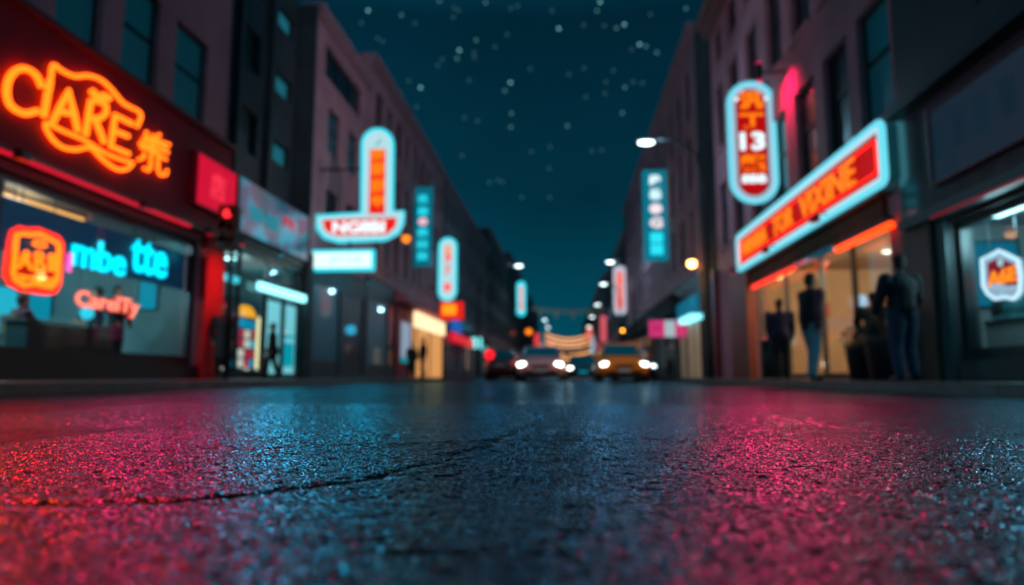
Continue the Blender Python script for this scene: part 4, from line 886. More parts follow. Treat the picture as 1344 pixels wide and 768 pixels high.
bracket(t, fr, W, H_, True, .2)
for i, (Y, x0, x1, y0, y1, cc, s_, lab, rt) in enumerate([(84, 788, 796, 413, 450, (.8, .12, .16), .8, 'coral vertical sign far down the right row', True), (112, 770, 777, 427, 448, (.95, .2, .16), .9, 'orange pink vertical sign at the right end of the string lights', True), (118, 775, 780, 440, 466, (.35, .6, .75), .8, 'pale blue vertical sign low beside the string lights', True), (88, 701, 708, 437, 455, (.85, .06, .06), .9, 'small red hanging sign far down the left row', False), (96, 707, 714, 451, 465, (.8, .4, .42), .8, 'pale pink sign low behind the coral car', False), (126, 720, 728, 448, 464, (.8, .3, .3), .7, 'dusky pink sign at the left end of the string lights', False), (112, 780, 787, 450, 458, (.6, .08, .14), .8, 'small crimson sign behind the orange car roof', True)]):
    t, fr, W, H_ = hang_sign('hanging_sign', lab, Y, x0, x1, y0, y1); b = MB(); b.prism(fr, rrect(W, H_, .2, W / 2, H_ / 2), -.2, 0); b.build('case', blackm, t)
    b = MB(); b.prism(fr, rrect(W * .94, H_ * .94, .18, W / 2, H_ / 2), .002, .03); b.build('face', neon('far_sign_%d' % i, cc, s_), t)
    gp_ = (XR - fr(W, 0, 0).x) if rt else (fr(0, 0, 0).x - XL); bracket(t, fr, W, H_, rt, max(.1, gp_), (.8,))
# shop fronts at the foot of the left row
sf = thing('lit_shop', (XL, 36, ZS), 'warm lit shop with a red and pink awning on the left row', 'shop front')
b = MB()
for (y0, y1) in ((28.9, 47),):
    b.add([(XL + .003, y0 + 4.6, 4.6), (XL + .003, y1, 4.6), (XL + .75, y1, 3.95), (XL + .75, y0 + 4.6, 3.95), (XL + .003, y0 + 4.6, 3.9), (XL + .003, y1, 3.9), (XL + .74, y1, 3.88), (XL + .74, y0 + 4.6, 3.88)], [(0, 1, 2, 3), (4, 5, 6, 7), (3, 2, 6, 7), (0, 3, 7, 4), (1, 2, 6, 5)])
b.build('awning', mat('pink_awning', (.5, .12, .16), .7, var=.2), sf)
b = MB(); b.box(XL + .092, XL + .12, 33.6, 37.2, ZS, 3.86); b.build('red_panel', mat('crimson_panel', (.4, .01, .03), .5), sf)
a = onx(541, 500, XL + .12).y; c = onx(579, 500, XL + .12).y
b = MB(); b.box(XL + .094, XL + .15, a, c, ZS, 2.9); b.build('doorway', neon('warm_doorway', (.95, .42, .13), .75), sf)
b = MB(); b.box(XL + .152, XL + .2, a + .4, a + .6, ZS, 2.9); b.box(XL + .152, XL + .2, (a + c) / 2, (a + c) / 2 + .2, ZS, 2.9); b.build('door_frame', wood, sf)
b = MB(); b.box(XL + .122, XL + .3, a + .1, c + .3, 2.95, 3.8); b.build('light_panel', neon('cream_panel', (1, .72, .4), 1.5), sf)
b = MB(); b.box(XL + .122, XL + .17, 34.6, 36.6, 1.2, 3.0); b.build('display', neon('lilac_display', (.35, .45, .6), .7), sf)
b = MB(); b.box(XL + .122, XL + .16, 34.6, 36.6, .9, 1.19); b.build('display_base', neon('cyan_display', (.0, .4, .5), .6), sf)
sf2 = thing('dark_shop', (XL, 52, ZS), 'dark shop with blue sign and red awning strip further left', 'shop front')
b = MB(); b.box(XL + .002, XL + .3, 47.6, 74, 3.4, 4.0); b.build('awning', mat('black_awning', (.008, .01, .012), .8), sf2)
b = MB(); b.box(XL + .3, XL + .42, 48.2, 53.5, 3.5, 4.4); b.build('sign', neon('blue_sign_face', (.005, .08, .4), .9), sf2)
b = MB(); b.box(XL + .3, XL + .5, 48.4, 60, 2.7, 3.35); b.build('red_band', neon('red_band', (.85, .01, .025), .8), sf2)
for y in np.arange(48.5, 74, 2.6): b = MB(); b.box(XL + .1, XL + .35, y, y + .5, ZS, 2.69); b.build('column', greywall, sf2)
t, fr, W, H_ = hang_sign('light_box', 'square cyan light box hanging further down the left row', 60, 619, 632, 443, 457); b = MB(); b.prism(fr, rrect(W, H_, .12, W / 2, H_ / 2), -.3, 0); b.build('case', neon('aqua_box', (.2, .85, .85), 1.3), t); bracket(t, fr, W, H_, False, .6, (.7,))
t, fr, W, H_ = hang_sign('light_box', 'small round cyan sign far left above the red car', 75, 632, 641, 447, 455); b = MB(); b.prism(fr, rrect(W, H_, W / 2, W / 2, H_ / 2), -.3, 0); b.build('case', neon('aqua_box_dim', (.1, .4, .45), .8), t); bracket(t, fr, W, H_, False, 1.2, (.6,))

# ------------------------------------------------------------------ lamps
def street_lamp(x, y, side, lab, z=8., pw=80, group='street lamps along the kerbs', es=22, colr=(.8, 1., 1.)):
    t = thing('street_lamp', ((KL - .5) if side < 0 else (KR + .5), y, ZS), lab, 'street lamp', group); xp = t.location.x
    b = MB(); b.tube([(xp, y, ZS), (xp, y, 1.2), (xp, y, z * .8), (xp + (x - xp) * .15, y, z * .95), (xp + (x - xp) * .5, y, z + .12), (x - .3 * (x - xp) / abs(x - xp), y, z + .12)], 0, 10, rs=[.09, .08, .055, .05, .045, .04]); b.build('pole', blackm, t)
    b = MB(); b.ell((x, y, z + .10), (.34, .17, .08), 18, 8); b.build('lamp_head', steelm, t)
    b = MB(); b.ell((x, y, z + .035), (.27, .14, .09), 16, 8); b.build('lens', neon('street_lamp_lens', colr, es), t)
    l = bpy.data.lights.new('lamp_light', 'POINT'); l.energy = pw; l.color = (.32, .70, .95); l.shadow_soft_size = .15
    o = bpy.data.objects.new('lamp_light', l); C.objects.link(o); o.parent = t; o.location = (x - xp, 0, z - ZS - .35)
    return t
for (px_, py_, yy, lab) in ((848, 187, 22.4, 'nearest and brightest white street lamp, above the blue sign on the right'), (801, 344, 46.5, 'white street lamp just above the coral vertical sign'), (792, 373, 58, 'white street lamp third along on the right'), (784, 400, 75, 'white street lamp fourth along on the right'), (777, 416, 90, 'faint street lamp fifth along on the right'), (773, 429, 108, 'faint farthest street lamp on the right'), (681, 349, 48, 'white street lamp above the tiny cyan sign on the left'), (715, 420, 95, 'faint street lamp left of the bunting'), (719, 430, 112, 'farthest faint street lamp on the left')):
    p_ = ony(px_, py_, yy); street_lamp(p_.x, yy, -1 if p_.x < 0 else 1, lab, p_.z - .03, 170 if yy < 50 else 100, es=6 if yy < 60 else 1.4)
street_lamp(-4.6, 3.6, -1, 'street lamp over the left kerb, overhead and out of the picture', 8., 35)  # two unseen lamps added to light the car fronts and the road
street_lamp(3.2, 1.0, 1, 'street lamp over the right kerb, overhead and out of the picture', 8., 35)
def add_flood(x, y, z, aim, colr, pw, lab, size=70, X=None):  # added lamps that tint the road and lift cars, pillar and facades
    t = thing('floodlight', (x, y, z), lab, 'floodlight')
    b = MB(); b.box(x - .07, x + .07, y - .09, y + .09, z - .05, z + .07); b.build('housing', blackm, t)
    b = MB(); b.box(x - .055, x + .055, y - .075, y + .075, z - .062, z - .052); b.build('lens', neon('fill_flood_lens_%d' % int(colr[2] * 100), colr, .5), t)
    b = MB(); b.tube([(x, y, z + .07), (x, y, z + .12), (X if X is not None else x, y, z + .12)], .015, 6); b.build('bracket', blackm, t)
    l = bpy.data.lights.new('fill_flood_lamp', 'SPOT'); l.energy = pw; l.color = colr; l.spot_size = math.radians(size); l.spot_blend = .9; l.shadow_soft_size = .5
    o = bpy.data.objects.new('fill_flood_lamp', l); C.objects.link(o); o.parent = t; o.location = (0, 0, -.12)
    o.rotation_euler = (Vector(aim) - Vector((x, y, z - .12))).to_track_quat('-Z', 'Y').to_euler()
for y, c_, pw, aim, sz, w_ in ((6.2, (1, .04, .002), 1100, (-1.9, 2.0, 0), 28, 'nearest red'), (9.2, (1, .006, .008), 760, (-2.0, 2.9, 0), 24, 'middle red'), (12.2, (1, .005, .06), 540, (-1.75, 3.1, 0), 22, 'crimson'), (14.6, (1, .005, .07), 330, (-4.6, 8, 0), 46, 'farthest magenta')):  # added red lamps that redden the left side of the road
    add_flood(XL + .55, y, 3.42, aim, c_, pw, '%s floodlight under the red fascia of the left shop' % w_, sz, XL + .2)
for y, pw, aim, sz, w_ in ((13.8, 620, (2.1, 2.9, 0), 20, 'nearer'), (17.2, 680, (2.5, 4.6, 0), 19, 'middle'), (20.6, 330, (3.6, 10, 0), 34, 'farthest')):  # added magenta lamps for the right side of the road
    add_flood(XR - .62, y, 3.3, aim, (1, .004, .065), pw, '%s magenta floodlight under the large red sign' % w_, sz, XR - .2)
add_flood(XR - .5, 12.2, 9.4, (.4, 25, .6), (1, .80, .72), 900, 'warm floodlight high on the right building aimed at the cars', 26, XR)  # unseen lamp added to brighten the car fronts
add_flood(XR - .5, 13.4, 11.2, (XL, 30, 8.5), (.92, .86, 1.), 2300, 'pinkish floodlight high on the right building aimed at the left facades', 62, XR)  # this one and the next: unseen lamps added to lighten the facades
add_flood(XL + .5, 8.0, 11.0, (XR, 26, 8.5), (.92, .86, 1.), 1500, 'pinkish floodlight high on the left building aimed at the right facades', 62, XL)
add_flood(XL + .75, 15.7, 3.4, (XL + .1, 15.6, 1.0), (1, .02, .03), 240, 'small red floodlight washing the red pillar', 80, XL + .2)  # added so that the pillar glows redder
add_flood(-8.1, 18.8, 3.68, (-.9, 5.2, 0), (0, .62, .85), 300, 'teal floodlight under the dim blue billboard', 62, -8.5)  # from here on teal lamps added to tint the road
add_flood(-7.9, 27.0, 4.0, (-.6, 7, 0), (0, .62, .85), 170, 'teal floodlight on the corner house beyond the white light box', 62, XL)
add_flood(XL + 1.4, 44.5, 4.9, (-.4, 9, 0), (.02, .6, 1), 90, 'teal floodlight beside the red box sign on the left row', 50, XL)
add_flood(XR - .9, 45.0, 4.3, (.5, 9, 0), (.02, .6, 1), 40, 'teal floodlight over the black awning on the right row', 50, XR)
add_flood(XL + 1.2, 66.0, 5., (-.2, 12, 0), (.02, .6, 1), 110, 'farthest teal floodlight on the left row', 45, XL)
add_flood(XR - .9, 68.0, 5., (.3, 12, 0), (.02, .6, 1), 80, 'farthest teal floodlight on the right row', 45, XR)
add_flood(XR - .6, 30.0, 3.75, (1.2, 7.5, 0), (.02, .55, .9), 30, 'teal floodlight above the small beige shop front', 62, XR)
def wall_lantern(px_, py_, Y, X, lab, r=.13, colr=(1, .33, .05), es=9, power=25):
    p_ = ony(px_, py_, Y); t = thing('wall_lantern', p_, lab, 'wall lantern')
    b = MB(); b.ell(p_, r, 14, 8); b.build('globe', neon('lantern_globe_%d' % es, colr, es), t)
    b = MB(); s_ = 1 if X > p_.x else -1; b.tube([(X, Y, p_.z - .25), (p_.x + .2 * s_, Y, p_.z + r + .12), (p_.x, Y, p_.z + r + .1), (p_.x, Y, p_.z + r * .8)], .025, 6); b.lathe([(r * .9, r * .62), (r * .5, r + .05)], p_, 14); b.build('bracket', blackm, t)
    if power:
        l = bpy.data.lights.new('lantern_light', 'POINT'); l.energy = power; l.color = (1, .45, .15); l.shadow_soft_size = r; o = bpy.data.objects.new('lantern_light', l); C.objects.link(o); o.parent = t; o.location = (0, 0, -.22)
wall_lantern(908, 346, 27.5, XR, 'large glowing amber lantern by the alley on the right', .17, (1, .42, .12), 14, 60)
wall_lantern(533, 313, 29.5, XL, 'orange globe lamp right of the T shaped sign', .19, (1, .22, .008), 1.8, 15)
wall_lantern(694, 435, 74, XL, 'dull amber globe lamp over the coral car', .34, (1, .5, .18), 1.3, 0)
wall_lantern(673, 437, 70, XL, 'faint reddish globe lamp left of the amber one', .25, (.5, .1, .05), .35, 0)

def traffic_light(x, y, z, lab, col='red', s_=1., armx=None):
    t = thing('traffic_light', (x, y, ZS), lab, 'traffic light')
    b = MB(); b.tube([(x, y + .22 * s_, ZS), (x, y + .22 * s_, z + .98 * s_)], .05, 10); b.build('pole', blackm, t)
    b = MB(); b.prism(frame((x, y, z), (1, 0, 0), (0, -1, 0)), rrect(.40 * s_, .98 * s_, .06, 0, .49 * s_), -.16 * s_, .06); hsg = b.build('housing', blackm, t)
    for i, cc in enumerate(('green', 'amber', 'red')):
        zc = z + (.19 + .3 * i) * s_; on = cc == col
        m = {'red': neon('red_signal', (1, .02, .03), 2.4), 'amber': neon('amber_signal', (1, .35, .03), 7.)}[cc] if on else mat('dark_%s_lens' % cc, {'green': (.0, .02, .015), 'amber': (.03, .015, 0), 'red': (.03, 0, 0)}[cc], .3)
        b = MB(); b.lathe([(.095 * s_, -.062), (.08 * s_, -.085), (.03 * s_, -.1)], (x, y, zc), 18, 'y'); b.build('lens', m, hsg)
        b = MB(); P = [Vector((x + .11 * s_ * math.cos(a), y - .2 * s_, zc + .11 * s_ * math.sin(a))) for a in np.linspace(-.3, PI + .3, 12)]; Q = [Vector((q.x, y - .061, q.z)) for q in P]
        b.add(P + Q, [(k, k + 1, 12 + k + 1, 12 + k) for k in range(11)], True); b.build('visor', blackm, hsg)
p_ = ony(300, 281, 13.8); traffic_light(p_.x, 13.8, p_.z - .79, 'black traffic light showing red in front of the red pillar')
p_ = ony(817, 434, 52); traffic_light(p_.x, 52, p_.z - .49 * 1.2, 'distant traffic light showing amber above the orange car', 'amber', 1.2)

# ------------------------------------------------------------------ string lights and bunting
def swag(y, x0, x1, z0, sagv, n): return [Vector((x0 + (x1 - x0) * k / n, y, z0 - sagv * (1 - (2 * k / n - 1) ** 2))) for k in range(n + 1)]
warmb = neon('warm_bulb', (1, .42, .14), 1.8)
for i, (Y, pa, pb, top, sg_, lab) in enumerate(((118, 717, 776, 437, .45, 'top strand of warm festoon bulbs across the street'), (118.6, 717, 776, 443, .4, 'second strand of warm festoon bulbs, just below the top one'), (119.2, 717, 776, 449, .35, 'third strand of warm festoon bulbs, above the plain gap'), (120, 722, 774, 460, .3, 'fourth strand of warm festoon bulbs, under the plain gap'), (120.6, 724, 773, 466, .25, 'lowest strand of warm festoon bulbs across the street'))):
    a = ony(pa, top, Y); c = ony(pb, top, Y); P = swag(Y, a.x, c.x, a.z, sg_ * 2, 20)
    t = thing('string_lights', a, lab, 'string lights', 'festoon strands hung across the street')
    b = MB(); b.tube([Vector((XL + .2, Y, a.z + .6))] + P + [Vector((XR - .1, Y, c.z + .6))], .03, 5); b.build('cable', cablem, t)
    b0 = None
    for k, q in enumerate(P):
        if b0 is None: b = MB(); b.ell((q.x, q.y, q.z - .2), (.16, .16, .2), 8, 6); b0 = b.build('bulb', warmb, t)
        else: o = b0.copy(); C.objects.link(o); o.location = q - P[0]
bt = thing('bunting', ony(695, 405, 98), 'dull bunting of pointed pennants strung high across the far street', 'bunting')
a = ony(697, 402, 98); c = ony(800, 402, 98); P = swag(98, a.x, c.x, a.z, .6, 14); b = MB(); b.tube([Vector((XL + .1, 98, a.z + .4))] + P + [Vector((XR - .1, 98, a.z + .4))], .03, 5); b.build('cord', cablem, bt)
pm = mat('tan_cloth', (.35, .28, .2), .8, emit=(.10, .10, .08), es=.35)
for k in range(14):
    q = P[k]; r_ = P[k + 1]; m_ = q.lerp(r_, .5); b = MB(); z1 = 1.5 if k % 3 == 1 else .7
    b.add([q, r_, m_ - Vector((0, 0, z1)), q + Vector((0, .01, 0)), r_ + Vector((0, .01, 0)), m_ + Vector((0, .01, -z1))], [(0, 2, 1), (3, 4, 5), (0, 3, 5, 2), (1, 2, 5, 4), (0, 1, 4, 3)]); b.build('pennant', pm, bt)

# ------------------------------------------------------------------ cars
def car(loc, rz, paint, label, kind='sedan', front=True, H=1.4, hl=18., hlc=(1, .97, .85), hls=1., plate=None):
    """front towards -y; local metres"""
    t = thing('parked_car' if not front else 'car', (0, 0, 0), label, 'car')
    k = H / 1.4
    st = [(0, .66, .38, .60), (.05, .76, .27, .68), (.18, .85, .2, .76), (.5, .89, .17, .84), (1.0, .90, .17, .91), (1.5, .90, .17, .96), (2.6, .91, .17, .98), (3.6, .90, .17, 1.0), (4.15, .87, .2, 1.0), (4.38, .8, .28, .95), (4.45, .68, .4, .85)]
    b = MB(); n = 28; vs = []
    for (y, w_, z0, z1) in st:
        z0, z1 = z0 * k, z1 * k; zc, hh = (z0 + z1) / 2, (z1 - z0) / 2
        for i in range(n):
            a = 2 * PI * i / n; ca, sa = math.cos(a), math.sin(a); ex = .42
            x = w_ * math.copysign(abs(ca) ** ex, ca); z = zc + hh * math.copysign(abs(sa) ** ex, sa)
            if sa > 0: x *= 1 - .07 * sa
            vs.append((x, y, z))
    m_ = len(st); fs = [(i * n + j, i * n + (j + 1) % n, (i + 1) * n + (j + 1) % n, (i + 1) * n + j) for i in range(m_ - 1) for j in range(n)]
    fs += [tuple(range(n))[::-1], tuple((m_ - 1) * n + j for j in range(n))]; b.add(vs, fs, True); b.build('body', paint, t)
    prof = [(1.22, .93), (1.98, 1.36), (2.25, 1.40), (3.05, 1.395), (3.45, 1.34), (4.0, .99)] if kind == 'sedan' else [(1.15, .93), (1.85, 1.42), (2.2, 1.48), (3.7, 1.47), (4.05, 1.40), (4.3, .99)]
    wz = lambda z: .80 - (z - .93) * .36
    b = MB(); L = [(-wz(z), y, z * k) for y, z in prof]; R = [(wz(z), y, z * k) for y, z in prof]; m_ = len(prof)
    b.add(L + R, [tuple(range(m_))[::-1], tuple(range(m_, 2 * m_))] + [(i, i + 1, m_ + i + 1, m_ + i) for i in range(m_ - 1)] + [(0, m_, 2 * m_ - 1, m_ - 1)], False)
    roof_ = b.build('cabin', paint, t); mod = roof_.modifiers.new('bevel', 'BEVEL'); mod.width = .05; mod.segments = 3
    gl = mat('car_glass', (.004, .02, .03), .05, spec=1., coat=1.)
    def pane(nm, P_, off):
        b = MB(); P_ = [Vector(p) for p in P_]; nrm = (P_[1] - P_[0]).cross(P_[2] - P_[0]).normalized(); 
        if nrm.dot(off) < 0: nrm = -nrm
        b.add([p + nrm * .012 for p in P_] + [p - nrm * .01 for p in P_], [(0, 1, 2, 3), (7, 6, 5, 4), (0, 4, 5, 1), (1, 5, 6, 2), (2, 6, 7, 3), (3, 7, 4, 0)]); b.build(nm, gl, t)
    (ya_, za_), (yb_, zb_) = prof[0], prof[1]; f0, f1 = .08, .93
    A_ = (ya_ + (yb_ - ya_) * f0, za_ + (zb_ - za_) * f0); B_ = (ya_ + (yb_ - ya_) * f1, za_ + (zb_ - za_) * f1)
    pane('windscreen', [(-wz(A_[1]) + .07, A_[0], A_[1] * k), (wz(A_[1]) - .07, A_[0], A_[1] * k), (wz(B_[1]) - .07, B_[0], B_[1] * k), (-wz(B_[1]) + .07, B_[0], B_[1] * k)], Vector((0, -1, .5)))
    (ya_, za_), (yb_, zb_) = prof[-1], prof[-2]; A_ = (ya_ + (yb_ - ya_) * f0, za_ + (zb_ - za_) * f0); B_ = (ya_ + (yb_ - ya_) * f1, za_ + (zb_ - za_) * f1)
    pane('rear_window', [(-wz(A_[1]) + .07, A_[0], A_[1] * k), (wz(A_[1]) - .07, A_[0], A_[1] * k), (wz(B_[1]) - .07, B_[0], B_[1] * k), (-wz(B_[1]) + .07, B_[0], B_[1] * k)], Vector((0, 1, .5)))
    for s_ in (-1, 1):
        for (y0, y1, t0, t1) in ((1.62, 2.62, 2.05, 2.62), (2.7, 3.62, 2.7, 3.3)):
            pane('side_window', [(s_ * wz(1.0), y0, 1.0 * k), (s_ * wz(1.0), y1, 1.0 * k), (s_ * wz(1.32), t1, 1.32 * k), (s_ * wz(1.32), t0, 1.32 * k)], Vector((s_, 0, 0)))
        b = MB(); b.ell((s_ * .97, 1.55, 1.0 * k), (.12, .07, .075), 12, 8); b.box(s_ * .80, s_ * .9, 1.52, 1.57, .96 * k, .99 * k); b.build('mirror', paint, t)
        for y in (.85, 3.6):
            b = MB(); b.lathe([(.2, -.1), (.31, -.1), (.325, -.07), (.325, .07), (.31, .1), (.2, .1)], (s_ * .80, y, .325), 28, 'x'); ty = b.build('wheel', mat('tyre_rubber', (.012, .012, .013), .7), t)
            b = MB(); b.lathe([(.2, -.02), (.19, .0), (.06, .02), (.04, .035)] if s_ > 0 else [(.04, -.035), (.06, -.02), (.19, 0), (.2, .02)], (s_ * .89, y, .325), 20, 'x'); b.build('rim', mat('alloy', (.4, .4, .42), .3, metal=.9), ty)
        b = MB(); b.ell((s_ * .66, .10, .62 * k), (.17 * hls, .09, .085 * hls), 16, 8); b.build('headlight', neon('headlight_%d' % int(hl), hlc, hl) if front else mat('clear_lens', (.3, .3, .3), .1), t)
        b = MB(); b.ell((s_ * .68, 4.39, .82 * k), (.16, .07, .075), 16, 8); b.build('tail_light', neon('tail_red', (1, .05, .01), 9. if not front else .6), t)
    b = MB(); b.prism(frame((0, -.012, .56 * k), (1, 0, 0), (0, -1, 0)), [(-.36, .07), (-.30, -.05), (.30, -.05), (.36, .07)][::-1], -.1, .012); b.build('grille', blackm, t)
    b = MB(); b.prism(frame((0, .02, .33 * k), (1, 0, 0), (0, -1, 0)), rrect(1.2, .16, .05), -.1, .02); b.build('air_intake', blackm, t)
    b = MB(); b.prism(frame((0, -.03, .43 * k), (1, 0, 0), (0, -1, 0)), rrect(.46, .10, .01), 0, .012); b.build('number_plate', plate or mat('plate_white', (.5, .5, .48), .5), t)
    b = MB(); b.prism(frame((0, 4.46, .7 * k), (1, 0, 0), (0, 1, 0)), rrect(.46, .10, .01), 0, .012); b.build('number_plate', mat('plate_white', (.5, .5, .48), .5), t)
    t.location = loc; t.rotation_euler = (0, 0, rz)
    return t
def paint(n, c, r=.3): return mat(n, c, r, metal=0., coat=1. if r < .4 else 0., spec=.5 if r < .4 else .15)
def cx_(px, Y): return ony(px, 494, Y).x
car((cx_(709, 25.3), 25.3, 0), 0, paint('coral_paint', (.88, .32, .30), .35), 'coral tinted car with bright headlights facing the camera in the left lane', hl=8, hls=1.1)
car((cx_(765.5, 37), 37, 0), 0, paint('dark_teal_paint', (.02, .07, .09)), 'dark blue car with round headlights between the coral and orange cars', hl=8, hls=1.0, plate=neon('cyan_plate', (.0, .35, .5), .9))
car((cx_(820, 24), 24, 0), 0, paint('orange_paint', (.90, .22, .008), .5), 'orange taxi coloured car with headlights on in the right lane', 'hatch', hl=8.5, hlc=(1, .86, .6), H=1.36, hls=.95)
car((3.0, 29.2, 0), 0, paint('black_blue_paint', (.012, .03, .04)), 'dark car half hidden behind the orange car', hl=6, hls=.75, hlc=(.85, 1, 1))
rc_ = car((-3.5, 41.5, 0), PI, paint('maroon_paint', (.10, .008, .012)), 'dark red car seen from behind with red tail lights on', 'hatch', front=False, H=1.6)
car((-4.6, 56, 0), PI, paint('grey_paint', (.05, .06, .07)), 'dark grey car parked further up by the left kerb', front=False, H=1.42)
# round red sign lamps above the maroon car
t, fr, W, H_ = hang_sign('stop_lamp', 'round red signal lamp beside the maroon car', 31.5, 636, 649, 459, 472); 
b = MB(); b.lathe([(.22, -.05), (.2, -.09), (.05, -.12)], fr(W / 2, H_ / 2, 0), 20, 'y'); b.build('lens', neon('signal_red_b', (1, .01, .02), 1.8), t); b = MB(); b.lathe([(.25, .1), (.25, -.048)], fr(W / 2, H_ / 2, 0), 20, 'y'); b.tube([fr(W / 2, -.0, -.05), Vector((fr(W / 2, 0, 0).x, 31.55, 0))], .04, 8); b.build('post', blackm, t)

# ------------------------------------------------------------------ people
def remesh(bld, name, m, parent, voxel, sm=4):
    me = bpy.data.meshes.new('tmp'); me.from_pydata([tuple(v) for v in bld.v], [], bld.f); o = bpy.data.objects.new('tmp', me); C.objects.link(o)
    r = o.modifiers.new('r', 'REMESH'); r.mode = 'VOXEL'; r.voxel_size = voxel; r.use_smooth_shade = True
    s_ = o.modifiers.new('s', 'SMOOTH'); s_.iterations = sm; s_.factor = .5
    bpy.context.view_layer.update()
    e2 = bpy.data.meshes.new_from_object(o.evaluated_get(bpy.context.evaluated_depsgraph_get())); bpy.data.objects.remove(o); bpy.data.meshes.remove(me)
    e2.materials.clear(); e2.materials.append(m); e2.name = name
    q = bpy.data.objects.new(name, e2); C.objects.link(q); q.parent = parent; return q
skins = mat('skin', (.42, .24, .17), .5); hairm = mat('dark_hair', (.012, .010, .010), .6, bump=.4, bscale=120); shoem = mat('black_shoe', (.012, .012, .012), .4)
def person(x, y, z, rz, label, top, bottom, H=1.75, arms=((.05, 0, .0), (.05, 0, .0)), stride=.0, coat=0., seated=False, voxel=.010, lean=.0, head=0., bulk=1., group=None, long_hair=False, sleeve=None):
    """faces -y. arms: per side (elbow out, elbow forward, wrist forward) offsets"""
    t = thing('person', (0, 0, 0), label, 'person', group); k = H / 1.75
    J = lambda a, b_, c: Vector((a * k, b_ * k, c * k))
    hipz = .93 if not seated else .50
    bd = MB(); up = MB(); lo = MB()
    sh = .185 * bulk; dz = hipz - .93
    top_ = lambda zz: zz + dz
    fw = -lean
    chest = J(0, fw * .7, top_(1.28)); pel = J(0, 0, top_(.97)); neck = J(0, fw, top_(1.47)); hd = J(0, fw - .025, top_(1.635))
    bd.ell(pel, (.155 * k * bulk, .11 * k * bulk, .13 * k)); bd.ell(chest, (.165 * k * bulk, .115 * k * bulk, .20 * k)); bd.cap(pel, chest, .125 * k * bulk, .13 * k * bulk); bd.cap(neck - Vector((0, 0, .03)), neck + Vector((0, -.01, .08 * k)), .062 * k, .055 * k)
    # head with jaw, nose, ears, brow
    bd.ell(hd + J(0, .005, .02), (.077 * k, .095 * k, .105 * k), 18, 12); bd.ell(hd + J(0, -.025, -.055), (.055 * k, .062 * k, .06 * k)); bd.cap(hd + J(0, -.088, .015), hd + J(0, -.108, -.018), .010 * k, .015 * k, 8)
    for s_ in (-1, 1): bd.ell(hd + J(s_ * .079, .01, .0), (.012 * k, .02 * k, .032 * k)); bd.ell(hd + J(s_ * .03, -.083, .022), (.013, .01, .008))
    bd.ell(hd + J(0, -.088, -.048), (.024 * k, .010, .007))
    def hand(w_, d, side_):
        d = d.normalized(); out = Vector((side_, 0, 0)); out = (out - d * out.dot(d)).normalized(); f_ = d.cross(out)
        c = w_ + d * .05 * k
        bd.cap(w_, c + d * .02, .024 * k, .027 * k, 8); bd.cap(w_ + f_ * .02, c + f_ * .022, .02 * k, .022 * k, 8); bd.cap(w_ - f_ * .02, c - f_ * .022, .02 * k, .022 * k, 8)
        for i, ln in enumerate((.062, .074, .068, .052)):
            a = c + f_ * (i - 1.5) * .021 * k + d * .03 * k; m_ = a + d * ln * .55 * k - out * .010; bd.cap(a, m_, .0095, .009, 7); bd.cap(m_, m_ + d * ln * .5 * k - out * .022, .009, .0075, 7)
        a = w_ + f_ * -.03 * k + d * .02; bd.cap(a, a - f_ * .025 + d * .035 - out * .01, .012, .010, 7); bd.cap(a - f_ * .025 + d * .035 - out * .01, a - f_ * .022 + d * .065 - out * .018, .010, .008, 7)
    for s_, (eo, ef, wf) in zip((-1, 1), arms):
        shp = J(s_ * sh, fw * .95, top_(1.41)); el = shp + J(s_ * (.022 + eo), -ef, -.28 + ef * .35); wr = el + J(-s_ * (.02 + eo * .6), -wf, -math.sqrt(max(.002, .25 ** 2 - wf ** 2 - (eo * .6) ** 2)))
        bd.cap(shp, el, .050 * k, .040 * k); bd.cap(el, wr, .040 * k, .028 * k); hand(wr, wr - el, s_)
        A_ = up if sleeve is None else up
        up.cap(shp, el, .074 * k * bulk, .060 * k * bulk); up.cap(el, wr - (wr - el) * .06, .060 * k * bulk, .046 * k * bulk)
        if seated:
            hp = J(s_ * .09, 0, top_(.93)); kn = J(s_ * .12, -.44, .50); an = J(s_ * .12, -.42, .09)
        else:
            f_ = stride * s_; hp = J(s_ * .09, 0, .93); kn = J(s_ * (.105), -.03 - f_ * .5 - .05 * max(0, f_) * 2, .50); an = J(s_ * .11, -.0 - f_ + .02, .09 + .05 * max(0, -f_) * 2)
        bd.cap(hp, kn, .078 * k, .052 * k); bd.cap(kn, an, .052 * k, .034 * k)
        lo.cap(hp, kn, .108 * k * bulk, .088 * k); lo.cap(kn, an + Vector((0, 0, .015)), .088 * k, .072 * k)
        sb = MB(); sb.cap(an + Vector((0, .02, -.04 * k)), an + Vector((0, -.15 * k, -.052 * k)), .045 * k, .038 * k, 12); sb.cap(an + Vector((0, 0, .01)), an + Vector((0, .02, -.04)), .045 * k, .045 * k, 12)
        for i, v in enumerate(sb.v): sb.v[i].z = max(v.z, .003)
        remesh(sb, 'shoe', shoem, t, .012, 3)
    lo.ell(J(0, 0, top_(.95)), (.165 * k * bulk, .125 * k * bulk, .12 * k))
    up.ell(chest + J(0, 0, .01), (.19 * k * bulk, .14 * k * bulk, .21 * k)); up.cap(J(0, 0, top_(1.0)), chest, .15 * k * bulk, .145 * k * bulk); up.ell(J(0, 0, top_(.98)), (.175 * k * bulk, .135 * k * bulk, .10 * k))
    up.cap(neck - J(0, 0, .05), neck + J(0, 0, .01), .095 * k, .07 * k)
    if coat: up.cap(J(0, .01, top_(1.0)), J(0, .02, top_(1.0) - coat), .165 * k * bulk, .20 * k * bulk); 
    remesh(bd, 'body', skins, t, voxel); remesh(up, 'jacket', top, t, voxel * 1.3, 3); remesh(lo, 'trousers', bottom, t, voxel * 1.3, 3)
